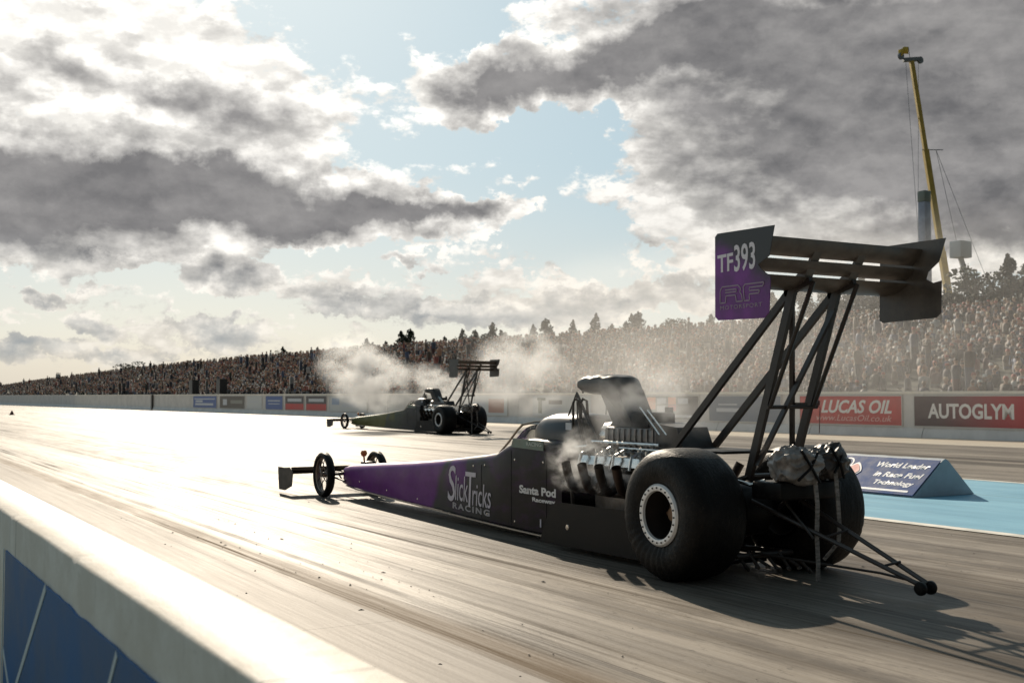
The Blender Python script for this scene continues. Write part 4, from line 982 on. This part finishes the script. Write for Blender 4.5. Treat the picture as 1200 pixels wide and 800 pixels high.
while y < 150:
    r = 1 if y < 112 else .3
    if rd.random() < r:
        k = rd.randrange(6); kd, pr = protos[k]
        o = pr if k not in used else copy_tree(pr); used.add(k)
        near_crane = 38 < y < 52
        h = (rd.uniform(3.0, 4.6) if kd == 'pine' else rd.uniform(2.6, 3.6)) * (1.15 if y < 45 else 1 if y < 58 else .68)
        bb = rd.uniform(25.0, 29.0)
        o.location = (wx(y)+bb, y, bank_z(y, 24)-.9); wdt = h*rd.uniform(.85, 1.25); o.scale = (wdt, wdt, h); o.rotation_euler = (0, 0, rd.uniform(0, 6.28))
        o['group'] = 'pines along the top of the bank' if kd == 'pine' else 'bushy trees along the top of the bank'
        o['label'] = 'dark pointed pine tree in the row behind the crowd' if kd == 'pine' else 'dark bushy tree in the row behind the crowd'
    y += rd.uniform(.5, 1.35) if y < 60 else rd.uniform(.8, 2.0)
for k, (kd, pr) in enumerate(protos):
    if k not in used: pr.location = (wx(30+k)+28, 30+k, 4)
def ordinal(n):
    one = 'first second third fourth fifth sixth seventh eighth ninth tenth eleventh twelfth thirteenth fourteenth fifteenth sixteenth seventeenth eighteenth nineteenth'.split()
    ten = {2: 'twenty', 3: 'thirty', 4: 'forty', 5: 'fifty', 6: 'sixty'}
    if n < 20: return one[n-1]
    return ten[n//10][:-1]+'ieth' if n % 10 == 0 else ten[n//10]+'-'+one[n % 10-1]
for pre, what in (('pine_tree', 'dark pointed pine'), ('broadleaf_tree', 'bushy tree')):
    row = sorted([q for q in C.objects if q.parent is None and q.name.split('.')[0] == pre and 'group' in q], key=lambda q: q.location.y)
    for i_, q in enumerate(row): q['label'] = ordinal(i_+1)+' '+what+' from the right along the bank top'
o = copy_tree(protos[1][1]); o.location = (34.57+8, 199.3, 3.2); o.scale = (7, 7, 3.9); o['label'] = 'lone round-topped tree poking above the farthest, lowest stretch of the crowd'; o['group'] = 'lone trees'

# ------------------------------------------------------------------ crane and column behind the trees
def crane():
    bx, by = 84.14, 66.94; t = thing('crane', 'tall yellow crane with its boom raised high behind the trees', 'crane', (bx, by, 0))
    L = lambda p: (p[0]-bx, p[1]-by, p[2])
    MY = mat('crane yellow', (.52, .35, .07), .5, var=.15, vs=1.5); MGy = mat('crane grey', (.20, .21, .23), .5); MLg = mat('crane pale', (.5, .5, .5), .5)
    B0, T0 = Vector(L((83.0, 67.6, 2.6))), Vector(L((79.66, 69.52, 30.0))); d = T0-B0
    camx = Vector((math.cos(HEAD), -math.sin(HEAD), 0))
    MB().bar(B0, B0+d*.40, .52, .6, side=camx).build('lower_boom', MY, t); MB().bar(B0+d*.38, B0+d*.72, .43, .5, side=camx).build('middle_boom', MY, t); MB().bar(B0+d*.70, T0, .33, .4, side=camx).build('upper_boom', MY, t)
    hd = MB().bar(T0-camx*.7+Vector((0, 0, .1)), T0+camx*.8+Vector((0, 0, .2)), .3, .4, side=(0, 0, 1)); hd.lathe([(0, -.1), (.3, -.1), (.3, .1), (0, .1)], c=tuple(T0-camx*.9+Vector((0, 0, .45))), axis='y', n=16); hd.lathe([(0, -.1), (.3, -.1), (.3, .1), (0, .1)], c=tuple(T0+camx*.75+Vector((0, 0, .1))), axis='y', n=16); hd.build('boom_head', MGy, t)
    c = MB(); m_ = B0+d*.72
    c.tube([T0+camx*.6, T0+camx*.3-Vector((0, 0, 17))], .018, 5)
    c.tube([T0-camx*.5, Vector(L((80.0, 69.3, 14)))], .018, 5); c.tube([m_+camx*.9, Vector(L((85.6, 66.0, 9)))], .02, 5); c.tube([m_+camx*.9, Vector(L((83.7, 67.1, 9)))], .02, 5); c.tube([m_-camx*.3, m_+camx*1.5], .04, 5)
    c.build('hoist_cable', MGy, t)
    MB().box(*[v for v in (-5.0, 3.5, -1.3, 1.3, .8, 1.9)], bev=.08).build('carrier', MY, t)
    MB().box(-2.2, 1.0, -1.2, 1.2, 1.95, 3.9, bev=.1).build('cab', MGy, t)
    p = Vector(L((81.4, 66.2, 13.0))); MB().box(p.x-.7, p.x+.7, p.y-.6, p.y+.6, p.z-.2, p.z+1.2, bev=.08).build('work_platform', MLg, t)
    MB().bar(Vector((p.x, p.y, p.z-.2)), Vector((1.0, -.8, 3.9)), .35, .35, side=camx).build('platform_mast', MLg, t)
    for x_ in (-4, -2.6, 1.4, 2.8):
        for sg in (1, -1): MB().lathe([(0, sg*1.0), (.3, sg*1.02), (.5, sg*1.0), (.55, sg*1.1), (.55, sg*1.35), (.5, sg*1.45), (.2, sg*1.42), (0, sg*1.42)], c=(x_, 0, .55), axis='y', n=20).build('wheel', M_dk, t)
    f = thing('flag', 'small yellow flag flying from the tip of the crane', 'flag', (79.6, 69.6, 30.35))
    MB().tube([(0, 0, -.3), (-.15, .05, .9)], .03, 6).build('pole', MGy, f)
    fm = MB(); nx = 8
    for i in range(nx+1):
        for j in range(2):
            u = i/nx; fm.v.append(tuple(-camx*(u*1.0)*.9 + Vector((-.15, .05+.15*math.sin(u*6), .9-.62*j-.18*u+.1*math.sin(u*5)))))
    for i in range(nx): fm.f.append([i*2, i*2+1, i*2+3, i*2+2]); fm.mi.append(0)
    fb_ = fm.build('cloth', mat('flag yellow', (.75, .50, .08), .7), f, recalc=False); sm_ = fb_.modifiers.new('thickness', 'SOLIDIFY'); sm_.thickness = .02
    c = thing('steel_column', 'pale blue-grey upright column standing beside the yellow crane boom', 'column', (76.4, 65.6, 0))
    MB().box(-.36, .36, -.36, .36, 0, 17.0, bev=.05).build('shaft', mat('column grey', (.26, .29, .38), .5, var=.15, vs=2), c)
    MB().box(-.38, .38, -.38, .38, 17.0, 17.9, bev=.05).build('head', mat('column top', (.20, .22, .18), .5), c)
crane()

def crumbs():
    mb = MB(); rd = random.Random(9)
    for i in range(260):
        x = rd.choice([rd.uniform(1.2, 9), rd.gauss(3.2, .35), rd.gauss(7.6, .5)]); y = rd.uniform(1.2, 14); s = rd.uniform(.002, .0055)*rd.choice([.6, 1, 1, 1.5])
        a = rd.uniform(0, PI); ca, sa = math.cos(a), math.sin(a); l = rd.uniform(1, 3.2)
        c = [(x+(u*l*ca-v*sa)*s, y+(u*l*sa+v*ca)*s, .0045) for u, v in ((-1, -1), (1, -1), (1, 1), (-1, 1))]
        mb.add(c+[(x, y, .0045+s*1.1)], [(3, 2, 1, 0), (0, 1, 4), (1, 2, 4), (2, 3, 4), (3, 0, 4)])
    tag(mb.build('rubber_crumbs', mat('rubber crumb', (.012, .011, .010), .8), recalc=False), 'tiny black crumbs of tyre rubber strewn over the near lane', 'rubber debris', kind='stuff')
crumbs()

# ------------------------------------------------------------------ smoke
def smoke(name, label, loc, size, dens, rz=0, seed=0, nscale=1.6, thr=(.42, .62), col=(.95, .96, .97), g_an=.35, lean=0, cut=.95, soft=.35, asp=0):
    bm = bmesh.new(); bmesh.ops.create_icosphere(bm, subdivisions=3, radius=1)
    me = bpy.data.meshes.new(name); bm.to_mesh(me); bm.free()
    for v in me.vertices: v.co.x += lean*v.co.z
    o = bpy.data.objects.new(name, me); C.objects.link(o); o.location = loc; o.scale = size; o.rotation_euler = (0, 0, rz)
    m = bpy.data.materials.new(name+' vapour'); m.use_nodes = True; g = G(m.node_tree); nt = m.node_tree; nt.nodes.remove(nt.nodes['Principled BSDF'])
    pv = g.n('ShaderNodeVolumePrincipled'); nt.links.new(pv.outputs[0], nt.nodes['Material Output'].inputs['Volume'])
    pv.inputs['Color'].default_value = (*col, 1); pv.inputs['Anisotropy'].default_value = g_an
    co = g.n('ShaderNodeTexCoord').outputs['Object']
    sx = g.n('ShaderNodeSeparateXYZ'); g.put(sx.inputs[0], co)
    cc = g.n('ShaderNodeCombineXYZ'); g.put(cc.inputs[0], g.m('SUBTRACT', sx.outputs[0], g.m('MULTIPLY', sx.outputs[2], lean))); g.put(cc.inputs[1], sx.outputs[1]); g.put(cc.inputs[2], sx.outputs[2])
    wv = g.vm('SCALE', g.vm('SUBTRACT', g.noise(g.mapping(co, loc=(seed, 0, 0)), 1.3, 3, .6, col=True), (.5, .5, .5)), sc_=.55)
    ln = g.vm('LENGTH', g.vm('ADD', cc.outputs[0], wv))
    fall = g.mr(ln, soft, cut, 1, 0)
    edge = g.mr(g.vm('LENGTH', cc.outputs[0]), .8, .98, 1, 0)
    nz = g.mr(g.noise(g.mapping(co, loc=(seed*3.3, 1, 2)), nscale, 6, .62), *thr)
    g.put(pv.inputs['Density'], g.m('MULTIPLY', g.m('MULTIPLY', g.m('MULTIPLY', fall, edge), nz), dens))
    me.materials.append(m)
    tag(o, label, 'smoke', kind='stuff'); return o
smoke('smoke_plume', 'pale smoke plume drifting off the nose end of the far dragster', (17.4, 41.2, 2.15), (2.3, 1.5, 1.85), 3.0, rz=-HEAD, seed=1.3, lean=-.35)
smoke('smoke_plume', 'thin wisp of smoke rising at the engine of the far dragster', (18.9, 37.6, 1.6), (1.5, 1.1, 1.1), 1.7, rz=-HEAD, seed=4.1, lean=-.6)
smoke('smoke_plume', 'broad pale smoke cloud rising behind the rear wing of the far dragster', (23.3, 39.6, 2.3), (2.5, 1.7, 2.1), 1.5, rz=-HEAD, seed=2.2)
smoke('smoke_plume', 'exhaust vapour puffing from the headers of the near dragster', (CAR[0]-.50, CAR[1]+1.35, .75), (.26, .62, .34), 5.5, seed=6.2, nscale=2.6, thr=(.46, .70))
smoke('smoke_plume', 'faint smoke curling round the engine and scoop of the near dragster', (CAR[0]-.05, CAR[1]+1.2, 1.15), (.55, .9, .62), 1.3, seed=7.7, nscale=2.2)
smoke('drifting_smoke', 'thin veil of drifting smoke hanging over the far lane and the bank', (31, 33, 3.4), (12, 22, 5.2), .032, seed=3.3, nscale=1.1, thr=(.25, .7), soft=.5, cut=1.0, g_an=.5, col=(.8, .79, .78))
